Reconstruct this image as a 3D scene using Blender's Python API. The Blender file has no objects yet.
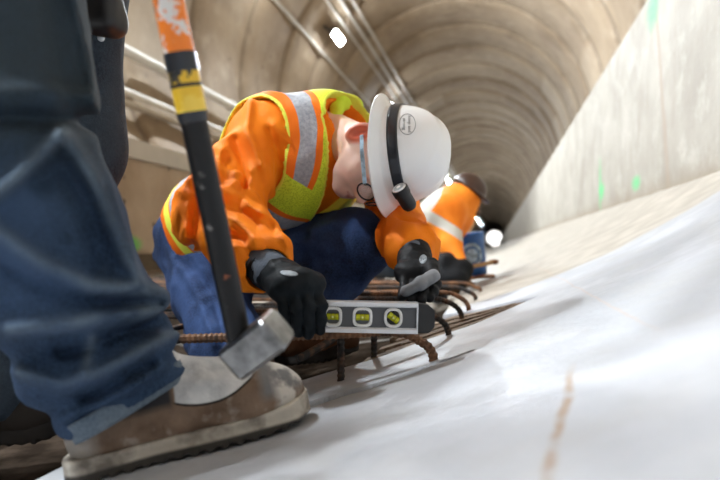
import bpy, math, random
import numpy as np
from mathutils import Vector, Matrix, noise as mnoise
random.seed(7)
ORD = ['nearest', 'second', 'third', 'fourth', 'fifth', 'sixth', 'seventh', 'eighth', 'ninth', 'tenth', 'eleventh', 'twelfth', 'thirteenth', 'fourteenth', 'fifteenth', 'sixteenth', 'seventeenth', 'eighteenth', 'nineteenth', 'twentieth']
SC = bpy.context.scene
COL = SC.collection
PI = math.pi
# ------------------------------------------------------------------ camera frame (also used as a measuring aid)
F = 560.0
YAW = math.atan(137 / F)
PITCH = math.atan(5 / F)
CAM = np.array([0.0, 0.0, 0.35])
FWD = np.array([-math.sin(YAW) * math.cos(PITCH), math.cos(YAW) * math.cos(PITCH), math.sin(PITCH)])
RGT = np.array([math.cos(YAW), math.sin(YAW), 0.0])
UPV = np.cross(RGT, FWD)
def P(u, v, d):
    return CAM + FWD * d + RGT * ((u - 360) / F * d) + UPV * ((240 - v) / F * d)
def V(r, up, d):
    a = RGT * r + UPV * up + FWD * d
    return a / np.linalg.norm(a)
def nrm(a):
    return a / np.linalg.norm(a)
TX, TZ, TR = -1.0, CAM[2] + 2.65, 3.0          # the tunnel's circular lining
def arc_z(x):
    return TZ - np.sqrt(np.maximum(TR * TR - (x - TX) ** 2, 0.01))
# ------------------------------------------------------------------ noise
_T = np.random.RandomState(3).rand(32, 32, 32)
def vn(p, s=1.0, off=0.0):
    q = p * s + off
    i = np.floor(q).astype(int); f = q - i; f = f * f * (3 - 2 * f); i &= 31; j = (i + 1) & 31
    x0, y0, z0 = i[:, 0], i[:, 1], i[:, 2]; x1, y1, z1 = j[:, 0], j[:, 1], j[:, 2]
    fx, fy, fz = f[:, 0], f[:, 1], f[:, 2]
    a = _T[x0, y0, z0] * (1 - fx) + _T[x1, y0, z0] * fx
    b = _T[x0, y1, z0] * (1 - fx) + _T[x1, y1, z0] * fx
    c = _T[x0, y0, z1] * (1 - fx) + _T[x1, y0, z1] * fx
    d = _T[x0, y1, z1] * (1 - fx) + _T[x1, y1, z1] * fx
    return (a * (1 - fy) + b * fy) * (1 - fz) + (c * (1 - fy) + d * fy) * fz
def ridge(p, s, off=0.0):
    return 1 - np.abs(2 * vn(p, s, off) - 1)
def folds(p, axis, s=14.0, across=0.35, off=0.0):
    """cloth folds: noise stretched along the direction `axis`"""
    a = nrm(np.array(axis)); t = p @ a
    q = p - np.outer(t, a) * (1 - across)
    w = np.stack([vn(p, 7, 5.1 + off), vn(p, 7, 9.7 + off), vn(p, 7, 2.3 + off)], 1) - .5
    return ridge(q + w * 0.05, s, off) - .5
# ------------------------------------------------------------------ signed distance shapes
def cap(a, b, ra, rb):
    a = np.array(a, float); b = np.array(b, float); ab = b - a; L = ab @ ab + 1e-12
    def f(p):
        t = np.clip((p - a) @ ab / L, 0, 1)
        return np.linalg.norm(p - a - t[:, None] * ab, axis=1) - (ra + (rb - ra) * t)
    return f
def ell(c, ax, r):
    c = np.array(c, float); A = np.array([nrm(np.array(x)) for x in ax]); r = np.array(r, float)
    def f(p):
        q = (p - c) @ A.T
        k0 = np.linalg.norm(q / r, axis=1) + 1e-9; k1 = np.linalg.norm(q / (r * r), axis=1) + 1e-9
        return k0 * (k0 - 1) / k1
    return f
def boxf(c, ax, h, rd=0.005):
    c = np.array(c, float); A = np.array([nrm(np.array(x)) for x in ax]); h = np.array(h, float) - rd
    def f(p):
        q = np.abs((p - c) @ A.T) - h
        return np.linalg.norm(np.maximum(q, 0), axis=1) + np.minimum(q.max(1), 0) - rd
    return f
def smin(a, b, k):
    h = np.maximum(k - np.abs(a - b), 0) / k
    return np.minimum(a, b) - h * h * k * .25
def un(fs, k=0.03):
    def f(p):
        r = fs[0](p)
        for g in fs[1:]:
            r = smin(r, g(p), k)
        return r
    return f
def chain(pts, rs, k=0.02):
    return un([cap(pts[i], pts[i + 1], rs[i], rs[i + 1]) for i in range(len(pts) - 1)], k)
def proj(p):
    q = p - CAM; d = q @ FWD
    return 360 + F * (q @ RGT) / d, 240 - F * (q @ UPV) / d, d
def sculpt(p, strokes, dmax):
    """height of cloth folds measured along strokes: (points, half width px, height m)"""
    u, v, d = proj(p); r = np.zeros(len(p))
    front = np.clip((dmax - d) / .03, 0, 1)
    for pts, w, am in strokes:
        best = np.full(len(p), 1e9)
        for (a, b), (c, e) in zip(pts[:-1], pts[1:]):
            L2 = (c - a) ** 2 + (e - b) ** 2 + 1e-9
            t = np.clip(((u - a) * (c - a) + (v - b) * (e - b)) / L2, 0, 1)
            best = np.minimum(best, (u - a - t * (c - a)) ** 2 + (v - b - t * (e - b)) ** 2)
        r += am * np.exp(-best / (w * w))
    return r * front
def nets(fn, lo, hi, h):
    lo = np.array(lo, float); hi = np.array(hi, float); B = 4
    nb = np.ceil((hi - lo) / (h * B)).astype(int) + 1
    n = nb * B
    cc = [lo[i] + (np.arange(nb[i]) * B + (B - 1) / 2) * h for i in range(3)]
    G = np.stack(np.meshgrid(*cc, indexing='ij'), -1).reshape(-1, 3)
    fc = fn(G).reshape(nb)
    act = np.abs(fc) < h * B * 1.35 + 0.012
    Fg = np.repeat(np.repeat(np.repeat(fc, B, 0), B, 1), B, 2)
    mk = np.repeat(np.repeat(np.repeat(act, B, 0), B, 1), B, 2)
    idx = np.argwhere(mk)
    val = np.empty(len(idx))
    for s in range(0, len(idx), 400000):
        val[s:s + 400000] = fn(lo + idx[s:s + 400000] * h)
    Fg[mk] = val
    S = Fg < 0
    cnt = np.zeros(tuple(n - 1), int)
    for a in (0, 1):
        for b in (0, 1):
            for c in (0, 1):
                cnt += S[a:n[0] - 1 + a, b:n[1] - 1 + b, c:n[2] - 1 + c]
    A = (cnt > 0) & (cnt < 8)
    ci = np.argwhere(A)
    pos = np.zeros((len(ci), 3)); num = np.zeros(len(ci))
    cor = [(a, b, c) for a in (0, 1) for b in (0, 1) for c in (0, 1)]
    for i, p0 in enumerate(cor):
        for p1 in cor[i + 1:]:
            if sum(abs(x - y) for x, y in zip(p0, p1)) != 1: continue
            f0 = Fg[ci[:, 0] + p0[0], ci[:, 1] + p0[1], ci[:, 2] + p0[2]]
            f1 = Fg[ci[:, 0] + p1[0], ci[:, 1] + p1[1], ci[:, 2] + p1[2]]
            m = (f0 < 0) != (f1 < 0)
            t = np.where(m, f0 / np.where(m, f0 - f1, 1), 0)
            q = np.array(p0) + t[:, None] * (np.array(p1) - np.array(p0))
            pos += np.where(m[:, None], q, 0); num += m
    pos = lo + (ci + pos / num[:, None]) * h
    vid = -np.ones(A.shape, int); vid[A] = np.arange(len(ci))
    quads = []
    for ax in range(3):
        e = [1, 1, 1]; e[ax] = 0
        sl0 = [slice(1, n[i] - 1) for i in range(3)]; sl0[ax] = slice(0, n[ax] - 1)
        sl1 = list(sl0); sl1[ax] = slice(1, n[ax])
        d = S[tuple(sl0)] != S[tuple(sl1)]
        ids = np.argwhere(d) + np.array([0 if i == ax else 1 for i in range(3)])
        ins = S[ids[:, 0], ids[:, 1], ids[:, 2]]
        b, c = (ax + 1) % 3, (ax + 2) % 3
        def g(db, dc):
            k = ids.copy(); k[:, b] += db; k[:, c] += dc
            return vid[k[:, 0], k[:, 1], k[:, 2]]
        q = np.stack([g(-1, -1), g(0, -1), g(0, 0), g(-1, 0)], 1)
        q[~ins] = q[~ins][:, ::-1]
        quads.append(q)
    q = np.concatenate(quads)
    q = q[(q >= 0).all(1)]
    return pos, q
# ------------------------------------------------------------------ objects
def empty(name, loc=(0, 0, 0), label=None, cat=None, group=None):
    o = bpy.data.objects.new(name, None); COL.objects.link(o); o.location = Vector(tuple(loc)); o.empty_display_size = .05
    tag(o, label, cat, group); return o
def tag(o, label=None, cat=None, group=None, kind=None):
    if label: o['label'] = label
    if cat: o['category'] = cat
    if group: o['group'] = group
    if kind: o['kind'] = kind
    return o
def wloc(o):
    v = Vector((0, 0, 0))
    while o is not None:
        v += o.location; o = o.parent
    return np.array(v)
def link_mesh(name, me, mats, parent=None, smooth=True):
    for m in (mats if isinstance(mats, (list, tuple)) else [mats]): me.materials.append(m)
    if smooth and len(me.polygons):
        me.polygons.foreach_set('use_smooth', np.ones(len(me.polygons), bool))
    o = bpy.data.objects.new(name, me); COL.objects.link(o)
    if parent is not None: o.parent = parent
    return o
def part_np(name, pos, quads, mats, parent=None, attrs=None, matidx=None):
    """a mesh from world-space arrays; thing's origin is subtracted"""
    off = wloc(parent) if parent is not None else np.zeros(3)
    me = bpy.data.meshes.new(name)
    me.vertices.add(len(pos)); me.vertices.foreach_set('co', (pos - off).astype(np.float32).ravel())
    k = quads.shape[1]
    me.loops.add(quads.size); me.loops.foreach_set('vertex_index', quads.astype(np.int32).ravel())
    me.polygons.add(len(quads)); me.polygons.foreach_set('loop_start', (np.arange(len(quads)) * k).astype(np.int32))
    try: me.polygons.foreach_set('loop_total', np.full(len(quads), k, np.int32))
    except Exception: pass
    me.update(calc_edges=True)
    for an, av in (attrs or {}).items():
        a = me.attributes.new(an, 'FLOAT', 'POINT'); a.data.foreach_set('value', av.astype(np.float32))
    o = link_mesh(name, me, mats, parent)
    if matidx is not None: me.polygons.foreach_set('material_index', matidx.astype(np.int32))
    return o
def sdf_part(name, fn, pts, rad, h, mats, parent=None, attrs=None):
    pts = np.array(pts); lo = pts.min(0) - rad; hi = pts.max(0) + rad
    pos, q = nets(fn, lo, hi, h)
    at = {k: f(pos) for k, f in (attrs or {}).items()}
    return part_np(name, pos, q, mats, parent, at)
class MB:
    def __init__(s): s.v = []; s.f = []; s.m = []
    def add(s, vs, fs, mi=0):
        n = len(s.v); s.v += [tuple(map(float, x)) for x in vs]; s.f += [tuple(i + n for i in f) for f in fs]; s.m += [mi] * len(fs); return s
    def box(s, c, ax, h, mi=0, bev=0.0):
        c = np.array(c, float); A = [nrm(np.array(x, float)) for x in ax]
        if bev <= 0:
            vs = [c + A[0] * h[0] * a + A[1] * h[1] * b + A[2] * h[2] * d for a in (-1, 1) for b in (-1, 1) for d in (-1, 1)]
            return s.add(vs, [(0, 1, 3, 2), (4, 6, 7, 5), (0, 4, 5, 1), (2, 3, 7, 6), (0, 2, 6, 4), (1, 5, 7, 3)], mi)
        # chamfered box along all 12 edges: 24 verts
        vs = []; key = {}
        for sx in (-1, 1):
            for sy in (-1, 1):
                for sz in (-1, 1):
                    for k in range(3):
                        hh = [h[0] - bev, h[1] - bev, h[2] - bev]; hh[k] = h[k]
                        key[(sx, sy, sz, k)] = len(vs)
                        vs.append(c + A[0] * hh[0] * sx + A[1] * hh[1] * sy + A[2] * hh[2] * sz)
        fs = []
        for k in range(3):
            i, j = (k + 1) % 3, (k + 2) % 3
            for sg in (-1, 1):
                q = []
                for a, b in ((-1, -1), (1, -1), (1, 1), (-1, 1)):
                    t = [0, 0, 0]; t[k] = sg; t[i] = a; t[j] = b; q.append(key[(t[0], t[1], t[2], k)])
                fs.append(tuple(q if sg > 0 else q[::-1]))
                for sb in (-1, 1):
                    pass
        for k in range(3):       # edges parallel to axis k
            i, j = (k + 1) % 3, (k + 2) % 3
            for a in (-1, 1):
                for b in (-1, 1):
                    def g(sk, w):
                        t = [0, 0, 0]; t[k] = sk; t[i] = a; t[j] = b; return key[(t[0], t[1], t[2], w)]
                    fs.append((g(-1, i), g(1, i), g(1, j), g(-1, j)))
        for sx in (-1, 1):
            for sy in (-1, 1):
                for sz in (-1, 1):
                    fs.append(tuple(key[(sx, sy, sz, k)] for k in range(3)))
        return s.add(vs, fs, mi)
    def tube(s, pts, r, n=10, mi=0, caps=True, ribs=None):
        pts = [np.array(p, float) for p in pts]; N = len(pts)
        rs = r if hasattr(r, '__len__') else [r] * N
        t0 = nrm(pts[1] - pts[0]); up = np.array([0, 0, 1.0]) if abs(t0[2]) < .9 else np.array([1.0, 0, 0])
        u = nrm(np.cross(t0, up)); vs = []
        for i in range(N):
            t = nrm(pts[min(i + 1, N - 1)] - pts[max(i - 1, 0)])
            u = nrm(u - t * (u @ t)); w = np.cross(t, u)
            for k in range(n):
                a = 2 * PI * k / n; vs.append(pts[i] + (u * math.cos(a) + w * math.sin(a)) * rs[i])
        fs = [(i * n + k, i * n + (k + 1) % n, (i + 1) * n + (k + 1) % n, (i + 1) * n + k) for i in range(N - 1) for k in range(n)]
        if caps: fs += [tuple(range(n))[::-1], tuple((N - 1) * n + k for k in range(n))]
        return s.add(vs, fs, mi)
    def cyl(s, a, b, r, r2=None, n=24, mi=0):
        return s.tube([a, b], [r, r if r2 is None else r2], n, mi)
    def grid(s, fn, nu, nv, mi=0, closeu=False):
        vs = [fn(i / (nu if closeu else nu - 1), j / (nv - 1)) for i in range(nu) for j in range(nv)]
        fs = []
        for i in range(nu if closeu else nu - 1):
            for j in range(nv - 1):
                i2 = (i + 1) % nu; fs.append((i * nv + j, i2 * nv + j, i2 * nv + j + 1, i * nv + j + 1))
        return s.add(vs, fs, mi)
    def build(s, name, mats, parent=None, smooth=False, fixn=True, bevel=0, auto=False):
        off = wloc(parent) if parent is not None else np.zeros(3)
        me = bpy.data.meshes.new(name)
        me.from_pydata([tuple(np.array(v) - off) for v in s.v], [], s.f)
        if fixn:
            import bmesh
            bm = bmesh.new(); bm.from_mesh(me); bmesh.ops.recalc_face_normals(bm, faces=bm.faces); bm.to_mesh(me); bm.free()
        o = link_mesh(name, me, mats, parent, smooth)
        me.polygons.foreach_set('material_index', np.array(s.m, np.int32))
        if auto:
            me.polygons.foreach_set('use_smooth', np.ones(len(me.polygons), bool))
            me.set_sharp_from_angle(angle=math.radians(35))
        return o
# ------------------------------------------------------------------ materials
class NT:
    def __init__(s, name):
        s.m = bpy.data.materials.new(name); s.m.use_nodes = True; s.t = s.m.node_tree; s.t.nodes.clear()
        s.out = s.n('ShaderNodeOutputMaterial'); s.b = s.n('ShaderNodeBsdfPrincipled'); s.l(s.b.outputs[0], s.out.inputs[0])
        s.tc = s.n('ShaderNodeTexCoord').outputs['Object']
    def n(s, ty): return s.t.nodes.new(ty)
    def l(s, a, b): s.t.links.new(a, b)
    def put(s, sock, v):
        if isinstance(v, (int, float)): sock.default_value = v
        elif isinstance(v, (tuple, list)): sock.default_value = tuple(v) + ((1,) if len(v) == 3 and sock.type == 'RGBA' else ())
        else: s.l(v, sock)
    def mapping(s, scale=(1, 1, 1), rot=(0, 0, 0), loc=(0, 0, 0)):
        m = s.n('ShaderNodeMapping'); s.l(s.tc, m.inputs[0]); m.inputs['Scale'].default_value = scale; m.inputs['Rotation'].default_value = rot; m.inputs['Location'].default_value = loc
        return m.outputs[0]
    def noise(s, scale=5, detail=4, vec=None, rough=.55, dist=0):
        n = s.n('ShaderNodeTexNoise'); s.l(vec or s.tc, n.inputs['Vector']); n.inputs['Scale'].default_value = scale
        n.inputs['Detail'].default_value = detail; n.inputs['Roughness'].default_value = rough; n.inputs['Distortion'].default_value = dist
        return n.outputs['Fac']
    def voro(s, scale=5, vec=None):
        n = s.n('ShaderNodeTexVoronoi'); s.l(vec or s.tc, n.inputs['Vector']); n.inputs['Scale'].default_value = scale; return n.outputs['Distance']
    def step(s, x, lo, hi, a=0.0, b=1.0):
        n = s.n('ShaderNodeMapRange'); s.put(n.inputs[0], x); n.inputs[1].default_value = lo; n.inputs[2].default_value = hi; n.inputs[3].default_value = a; n.inputs[4].default_value = b
        return n.outputs[0]
    def math(s, op, a, b=0.0):
        n = s.n('ShaderNodeMath'); n.operation = op; s.put(n.inputs[0], a); s.put(n.inputs[1], b); return n.outputs[0]
    def mix(s, f, a, b, mode='MIX'):
        n = s.n('ShaderNodeMix'); n.data_type = 'RGBA'; n.blend_type = mode
        s.put(n.inputs[0], f); s.put(n.inputs[6], a); s.put(n.inputs[7], b); return n.outputs[2]
    def attr(s, name):
        n = s.n('ShaderNodeAttribute'); n.attribute_name = name; return n.outputs['Fac']
    def xyz(s):
        n = s.n('ShaderNodeSeparateXYZ'); s.l(s.tc, n.inputs[0]); return n.outputs
    def bump(s, h, strength=.3, dist=.005):
        n = s.n('ShaderNodeBump'); n.inputs['Strength'].default_value = strength; n.inputs['Distance'].default_value = dist
        s.l(h, n.inputs['Height']); s.l(n.outputs[0], s.b.inputs['Normal'])
    def fin(s, col, rough=.6, metal=0.0, **kw):
        if isinstance(rough, float) and rough >= .6 and metal == 0: s.b.inputs['Specular IOR Level'].default_value = .15
        s.put(s.b.inputs['Base Color'], col); s.put(s.b.inputs['Roughness'], rough); s.put(s.b.inputs['Metallic'], metal)
        for k, v in kw.items(): s.put(s.b.inputs[k.replace('_', ' ')], v)
        return s.m
def simple(name, col, rough=.6, metal=0.0, var=.15, sc=8, bump=.15, bsc=60, bd=.002, **kw):
    t = NT(name); n = t.noise(sc, 5)
    c2 = tuple(c * (1 - var * 2) for c in col)
    c = t.mix(t.step(n, .35, .65), c2, col)
    t.bump(t.noise(bsc, 3), bump, bd)
    return t.fin(c, rough, metal, **kw)
def fabric(name, col, dark=.75, rough=.85, weave=500, **kw):
    t = NT(name); c = t.mix(t.step(t.noise(9, 4), .3, .7), tuple(x * dark for x in col), col)
    t.bump(t.math('ADD', t.noise(weave, 2), t.math('MULTIPLY', t.noise(30, 4), 2.0)), .35, .0015)
    return t.fin(c, rough, 0, **kw)
def emis(name, col, st):
    t = NT(name); return t.fin((.8, .8, .8), .5, 0, Emission_Color=col, Emission_Strength=st)
# fabrics
M_orange = NT('orange_fabric')
_c = M_orange.mix(M_orange.step(M_orange.noise(7, 4), .3, .7), (.95, .19, .008), (1.0, .29, .012))
M_orange.bump(M_orange.math('ADD', M_orange.noise(26, 5, dist=1.2), M_orange.noise(400, 1)), .5, .003)
M_orange = M_orange.fin(_c, .62)
def vest_mat():
    t = NT('vest_fabric')
    lime = t.mix(t.step(t.voro(260), .25, .5), (.45, .62, .03), (.72, .88, .06))
    org = (.95, .20, .015); grey = t.mix(t.step(t.noise(120, 2), .3, .7), (.30, .32, .36), (.46, .48, .52))
    # shoulder bands
    e = t.attr('edge')
    m1 = t.math('MULTIPLY', t.math('LESS_THAN', e, .078), t.math('GREATER_THAN', t.attr('along'), .228))
    m2 = t.math('MULTIPLY', t.math('MULTIPLY', t.math('LESS_THAN', e, .064), t.math('GREATER_THAN', e, .027)), t.math('GREATER_THAN', t.attr('along'), .228))
    c = t.mix(m1, lime, org); c = t.mix(m2, c, grey)
    # waist band
    c = t.mix(t.math('LESS_THAN', t.attr('along'), .05), c, org)
    c = t.mix(t.math('LESS_THAN', t.math('ABSOLUTE', t.math('SUBTRACT', t.attr('along'), -.03)), .016), c, lime)
    c = t.mix(t.math('LESS_THAN', t.math('ABSOLUTE', t.math('SUBTRACT', t.attr('along'), -.19)), .013), c, (.80, .85, .10))
    c = t.mix(t.math('LESS_THAN', t.math('ABSOLUTE', t.math('SUBTRACT', t.attr('along'), -.155)), .018), c, grey)
    w = t.math('ABSOLUTE', t.math('SUBTRACT', t.attr('along'), .09))
    c = t.mix(t.math('LESS_THAN', w, .042), c, org)
    c = t.mix(t.math('LESS_THAN', w, .025), c, grey)
    e = t.math('LESS_THAN', t.attr('edge2'), .008)
    c = t.mix(e, c, (.80, .85, .10))
    t.bump(t.math('ADD', t.noise(35, 4), t.voro(300)), .35, .002)
    return t.fin(c, .6)
M_vest = vest_mat()
M_lime = simple('lime_fabric', (.70, .88, .06), .65, var=.08, bump=.4, bsc=200)
M_navy = fabric('navy_denim', (.012, .016, .034), .6)
def denim(name, c1, c2, seam=True):
    t = NT(name)
    n = t.step(t.noise(6, 6), .38, .64)
    c = t.mix(n, c1, c2)
    c = t.mix(t.step(t.noise(220, 2), .3, .7, 0, .35), c, tuple(x * 1.5 for x in c2))
    d = t.step(t.noise(2.6, 5, rough=.7), .55, .75, 0, .45)
    c = t.mix(d, c, (.10, .10, .09))
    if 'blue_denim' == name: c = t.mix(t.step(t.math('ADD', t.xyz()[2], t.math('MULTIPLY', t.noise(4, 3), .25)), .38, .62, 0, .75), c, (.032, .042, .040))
    if name == 'blue_denim': c = t.mix(t.math('MULTIPLY', t.attr('lit_wear'), t.step(t.noise(16, 5), .30, .62, .1, .60)), c, (.17, .22, .27))  # fold ridges painted paler as if catching light, mottled like wear
    t.bump(t.math('ADD', t.math('MULTIPLY', t.noise(18, 5, dist=.6), 3.0), t.noise(500, 1)), .45, .003)
    return t.fin(c, .88)
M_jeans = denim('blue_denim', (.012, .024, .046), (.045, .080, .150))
M_jeansA = denim('mid_blue_denim', (.008, .014, .034), (.038, .072, .18))
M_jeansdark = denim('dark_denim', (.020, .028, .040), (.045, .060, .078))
M_skin = NT('skin')
_c = M_skin.mix(M_skin.step(M_skin.noise(14, 4), .35, .7), (.80, .54, .43), (.88, .66, .56))
_c = M_skin.mix(M_skin.step(M_skin.attr('lip'), .2, .8, 0, 1), _c, (.42, .13, .11))
_c = M_skin.mix(M_skin.step(M_skin.attr('stub'), .2, .9, 0, .35), _c, (.25, .17, .13))
_c = M_skin.mix(M_skin.attr('ear'), _c, (.72, .17, .09))
M_skin.bump(M_skin.noise(300, 2), .1, .001)
M_skin = M_skin.fin(_c, .5, 0, Subsurface_Weight=.15, Subsurface_Radius=(.02, .008, .004), Subsurface_Scale=.3)
M_earskin = simple('ear_skin', (.72, .25, .15), .5, var=.1, bump=.05)
M_darkskin = simple('dark_brown_skin', (.10, .045, .025), .5, var=.1)
M_hair = simple('dark_hair', (.02, .014, .010), .7, var=.3, bump=.8, bsc=200)
M_hat = simple('white_hat_plastic', (.93, .94, .95), .28, var=.01, bump=.03, bsc=12, Coat_Weight=.3)
M_hatbrown = simple('brown_hat_plastic', (.06, .028, .018), .35, var=.2)
M_black = simple('black_rubber', (.015, .015, .017), .5, var=.2)
M_blackshine = simple('black_elastic', (.025, .03, .04), .28, var=.2, bump=.1)
M_glove = simple('charcoal_glove', (.010, .014, .018), .62, var=.25, bump=.6, bsc=70, bd=.002)
M_gloveblack = simple('black_glove', (.010, .011, .013), .6, var=.25, bump=.5, bsc=70)
M_cuff = fabric('grey_knit', (.16, .19, .24), .7)
M_greyrub = simple('grey_rubber_palm', (.26, .27, .29), .6, var=.25, bump=.5, bsc=80)
M_paleprint = simple('pale_print', (.50, .56, .62), .6, var=.3, sc=60)
M_steel = simple('bright_steel', (.42, .42, .42), .33, 1.0, var=.30, sc=30, bump=.3, bsc=25, bd=.002)
M_alu = simple('silver_aluminium', (.72, .73, .75), .30, .8, var=.04, bump=.03)
M_aludark = simple('dark_web', (.11, .115, .125), .45, .3, var=.1)
M_whiteplastic = simple('white_vial_bezel', (.85, .86, .86), .4, var=.03)
M_vial = simple('yellow_green_vial', (.60, .62, .02), .15, var=.1, bump=0, Emission_Color=(0, 0, 0))
M_bubble = simple('vial_bubble', (.85, .9, .45), .1, var=.02, bump=0)
M_concmark = simple('blade_paint', (.75, .75, .7), .6)
def rusty(name, c1, c2, thr=(.40, .62)):
    t = NT(name); c = t.mix(t.step(t.noise(22, 6), *thr), c1, c2)
    t.bump(t.noise(150, 4), .5, .002); return t.fin(c, .72, .35)
M_bar = rusty('rebar_steel', (.035, .032, .030), (.17, .085, .045), (.5, .72))
M_barrust = rusty('rusty_rebar', (.05, .035, .028), (.30, .15, .075), (.35, .6))
M_barorange = rusty('orange_rust_rebar', (.17, .065, .025), (.42, .19, .08))
def wood(name, c1, c2):
    t = NT(name); v = t.mapping((1.5, 18, 18)); c = t.mix(t.step(t.noise(6, 6, v), .35, .65), c1, c2)
    t.bump(t.noise(8, 6, v), .6, .003); return t.fin(c, .8)
M_wood = wood('weathered_brown_wood', (.10, .068, .046), (.32, .235, .165))
M_handlewood = wood('tool_handle_wood', (.30, .17, .08), (.50, .30, .15))
# concrete ---------------------------------------------------------
def floor_mat():
    t = NT('slab_concrete'); X, Y, Z = t.xyz()[:3]
    big = t.noise(1.8, 6, rough=.6); fine = t.noise(9, 6)
    c = t.mix(t.step(big, .35, .65), (.31, .32, .345), (.41, .42, .45))
    c = t.mix(t.step(fine, .48, .70, 0, .40), c, (.36, .35, .335))
    c = t.mix(t.step(t.noise(4.5, 5, t.mapping(loc=(2, 7, 1)), .6), .50, .66, 0, .5), c, (.52, .53, .56))
    # older, browner concrete in the trench and beyond the transverse joint
    old = t.mix(t.step(t.noise(3, 6), .35, .65), (.34, .29, .24), (.50, .44, .37))
    warm = t.mix(t.step(fine, .4, .65), (.31, .275, .23), (.42, .38, .325))
    edge = t.math('ADD', Y, t.math('MULTIPLY', t.noise(4, 3), .12))
    c = t.mix(t.step(edge, 2.06, 2.09), c, warm)
    ed2 = t.math('ADD', X, t.math('MULTIPLY', t.noise(5, 4), .10))
    c = t.mix(t.step(ed2, -.95, -1.05), c, old)
    dirt_shade = t.mix(t.step(t.noise(14, 5), .35, .65), (.022, .016, .012), (.06, .045, .034))  # dirt tone deepened so the colour carries the trench's shade
    c = t.mix(t.math('MULTIPLY', t.attr('trench'), t.step(Y, 3.0, 2.6)), c, dirt_shade)
    # brown stained crack along the slab and dark joint
    wob = t.math('MULTIPLY', t.math('SUBTRACT', t.noise(9, 3), .5), .02)
    l1 = t.math('ABSOLUTE', t.math('SUBTRACT', t.math('ADD', X, wob), t.math('ADD', t.math('MULTIPLY', Y, .175), -.038)))
    m1 = t.math('MULTIPLY', t.step(l1, .002, .007, 1, 0), t.math('MULTIPLY', t.step(Y, .36, .44), t.step(Y, .74, .66)))
    m1 = t.math('MULTIPLY', m1, t.step(t.noise(30, 3), .3, .55, .15, .85))
    c = t.mix(m1, c, (.30, .21, .14))
    l2 = t.math('ABSOLUTE', t.math('SUBTRACT', X, t.math('ADD', .19, wob)))
    c = t.mix(t.math('MULTIPLY', t.step(l2, .001, .004, .35, 0), t.step(Y, .7, .9)), c, (.45, .33, .25))
    l3 = t.math('ABSOLUTE', t.math('SUBTRACT', edge, 2.07))
    c = t.mix(t.math('MULTIPLY', t.step(l3, .006, .03, .8, 0), t.step(X, .75, .35)), c, (.38, .37, .36))
    # dirt flecks
    fl = t.step(t.noise(13, 5, t.mapping((1, .45, 1), (0, 0, .4)), .7), .66, .74, 0, .6)
    c = t.mix(t.math('MULTIPLY', fl, t.step(X, .12, -.02)), c, (.34, .28, .22))
    # worn green marking
    ga = t.math('DIVIDE', t.math('SUBTRACT', X, -1.76), .10); gb = t.math('DIVIDE', t.math('SUBTRACT', Y, 2.45), .16)
    gd = t.math('ADD', t.math('ADD', t.math('MULTIPLY', ga, ga), t.math('MULTIPLY', gb, gb)), t.math('MULTIPLY', t.noise(14, 4), 1.6))
    c = t.mix(t.step(gd, .9, 1.7, .7, 0), c, (.10, .45, .14))
    t.bump(t.math('ADD', t.noise(60, 5), t.math('MULTIPLY', t.noise(8, 4), 3)), .25, .004)
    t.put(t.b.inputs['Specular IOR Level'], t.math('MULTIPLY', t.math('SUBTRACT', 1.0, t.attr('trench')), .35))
    return t.fin(c, .5)
def wall_mat():
    t = NT('wall_concrete'); X, Y, Z = t.xyz()[:3]
    c = t.mix(t.step(t.noise(2.2, 6), .35, .7), (.30, .275, .235), (.42, .395, .35))
    # vertical run stains
    st = t.step(t.noise(9, 5, t.mapping((1, 1, .22)), .6), .55, .72, 0, .45)
    c = t.mix(st, c, (.27, .23, .18))
    c = t.mix(t.step(t.noise(5, 6, rough=.7), .52, .68, 0, .5), c, (.52, .50, .46))
    wob = t.math('MULTIPLY', t.math('SUBTRACT', t.noise(6, 3), .5), .03)
    jl = t.math('ABSOLUTE', t.math('SUBTRACT', t.math('SUBTRACT', t.math('ADD', Y, wob), t.math('MULTIPLY', Z, .21)), 3.01))
    c = t.mix(t.step(jl, .008, .045, .85, 0), c, (.34, .28, .22))
    # soil along the foot
    c = t.mix(t.step(t.math('ADD', Z, t.math('MULTIPLY', t.noise(6, 4), .12)), .80, .70, 0, .65), c, (.26, .215, .16))
    pk = t.step(t.voro(9), .10, .06, 0, .7)
    c = t.mix(t.math('MULTIPLY', pk, t.step(t.noise(2.2, 2), .5, .6)), c, (.30, .27, .24))
    # green spray marks
    for (y0, z0, w, h) in ((5.09, .86, .055, .26), (5.02, .80, .13, .09), (3.83, .74, .13, .055), (3.42, 1.68, .15, .14)):
        a = t.math('DIVIDE', t.math('SUBTRACT', t.math('ADD', Y, t.math('MULTIPLY', wob, 2)), y0), w)
        b = t.math('DIVIDE', t.math('SUBTRACT', Z, z0), h)
        d = t.math('ADD', t.math('MULTIPLY', a, a), t.math('MULTIPLY', b, b))
        d = t.math('ADD', d, t.math('MULTIPLY', t.noise(25, 3), 1.4))
        c = t.mix(t.step(d, .7, 1.8, .75, 0), c, (.08, .55, .20))
    t.bump(t.math('ADD', t.noise(40, 5), t.math('MULTIPLY', t.noise(6, 4), 2)), .3, .006)
    return t.fin(c, .6)
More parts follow.
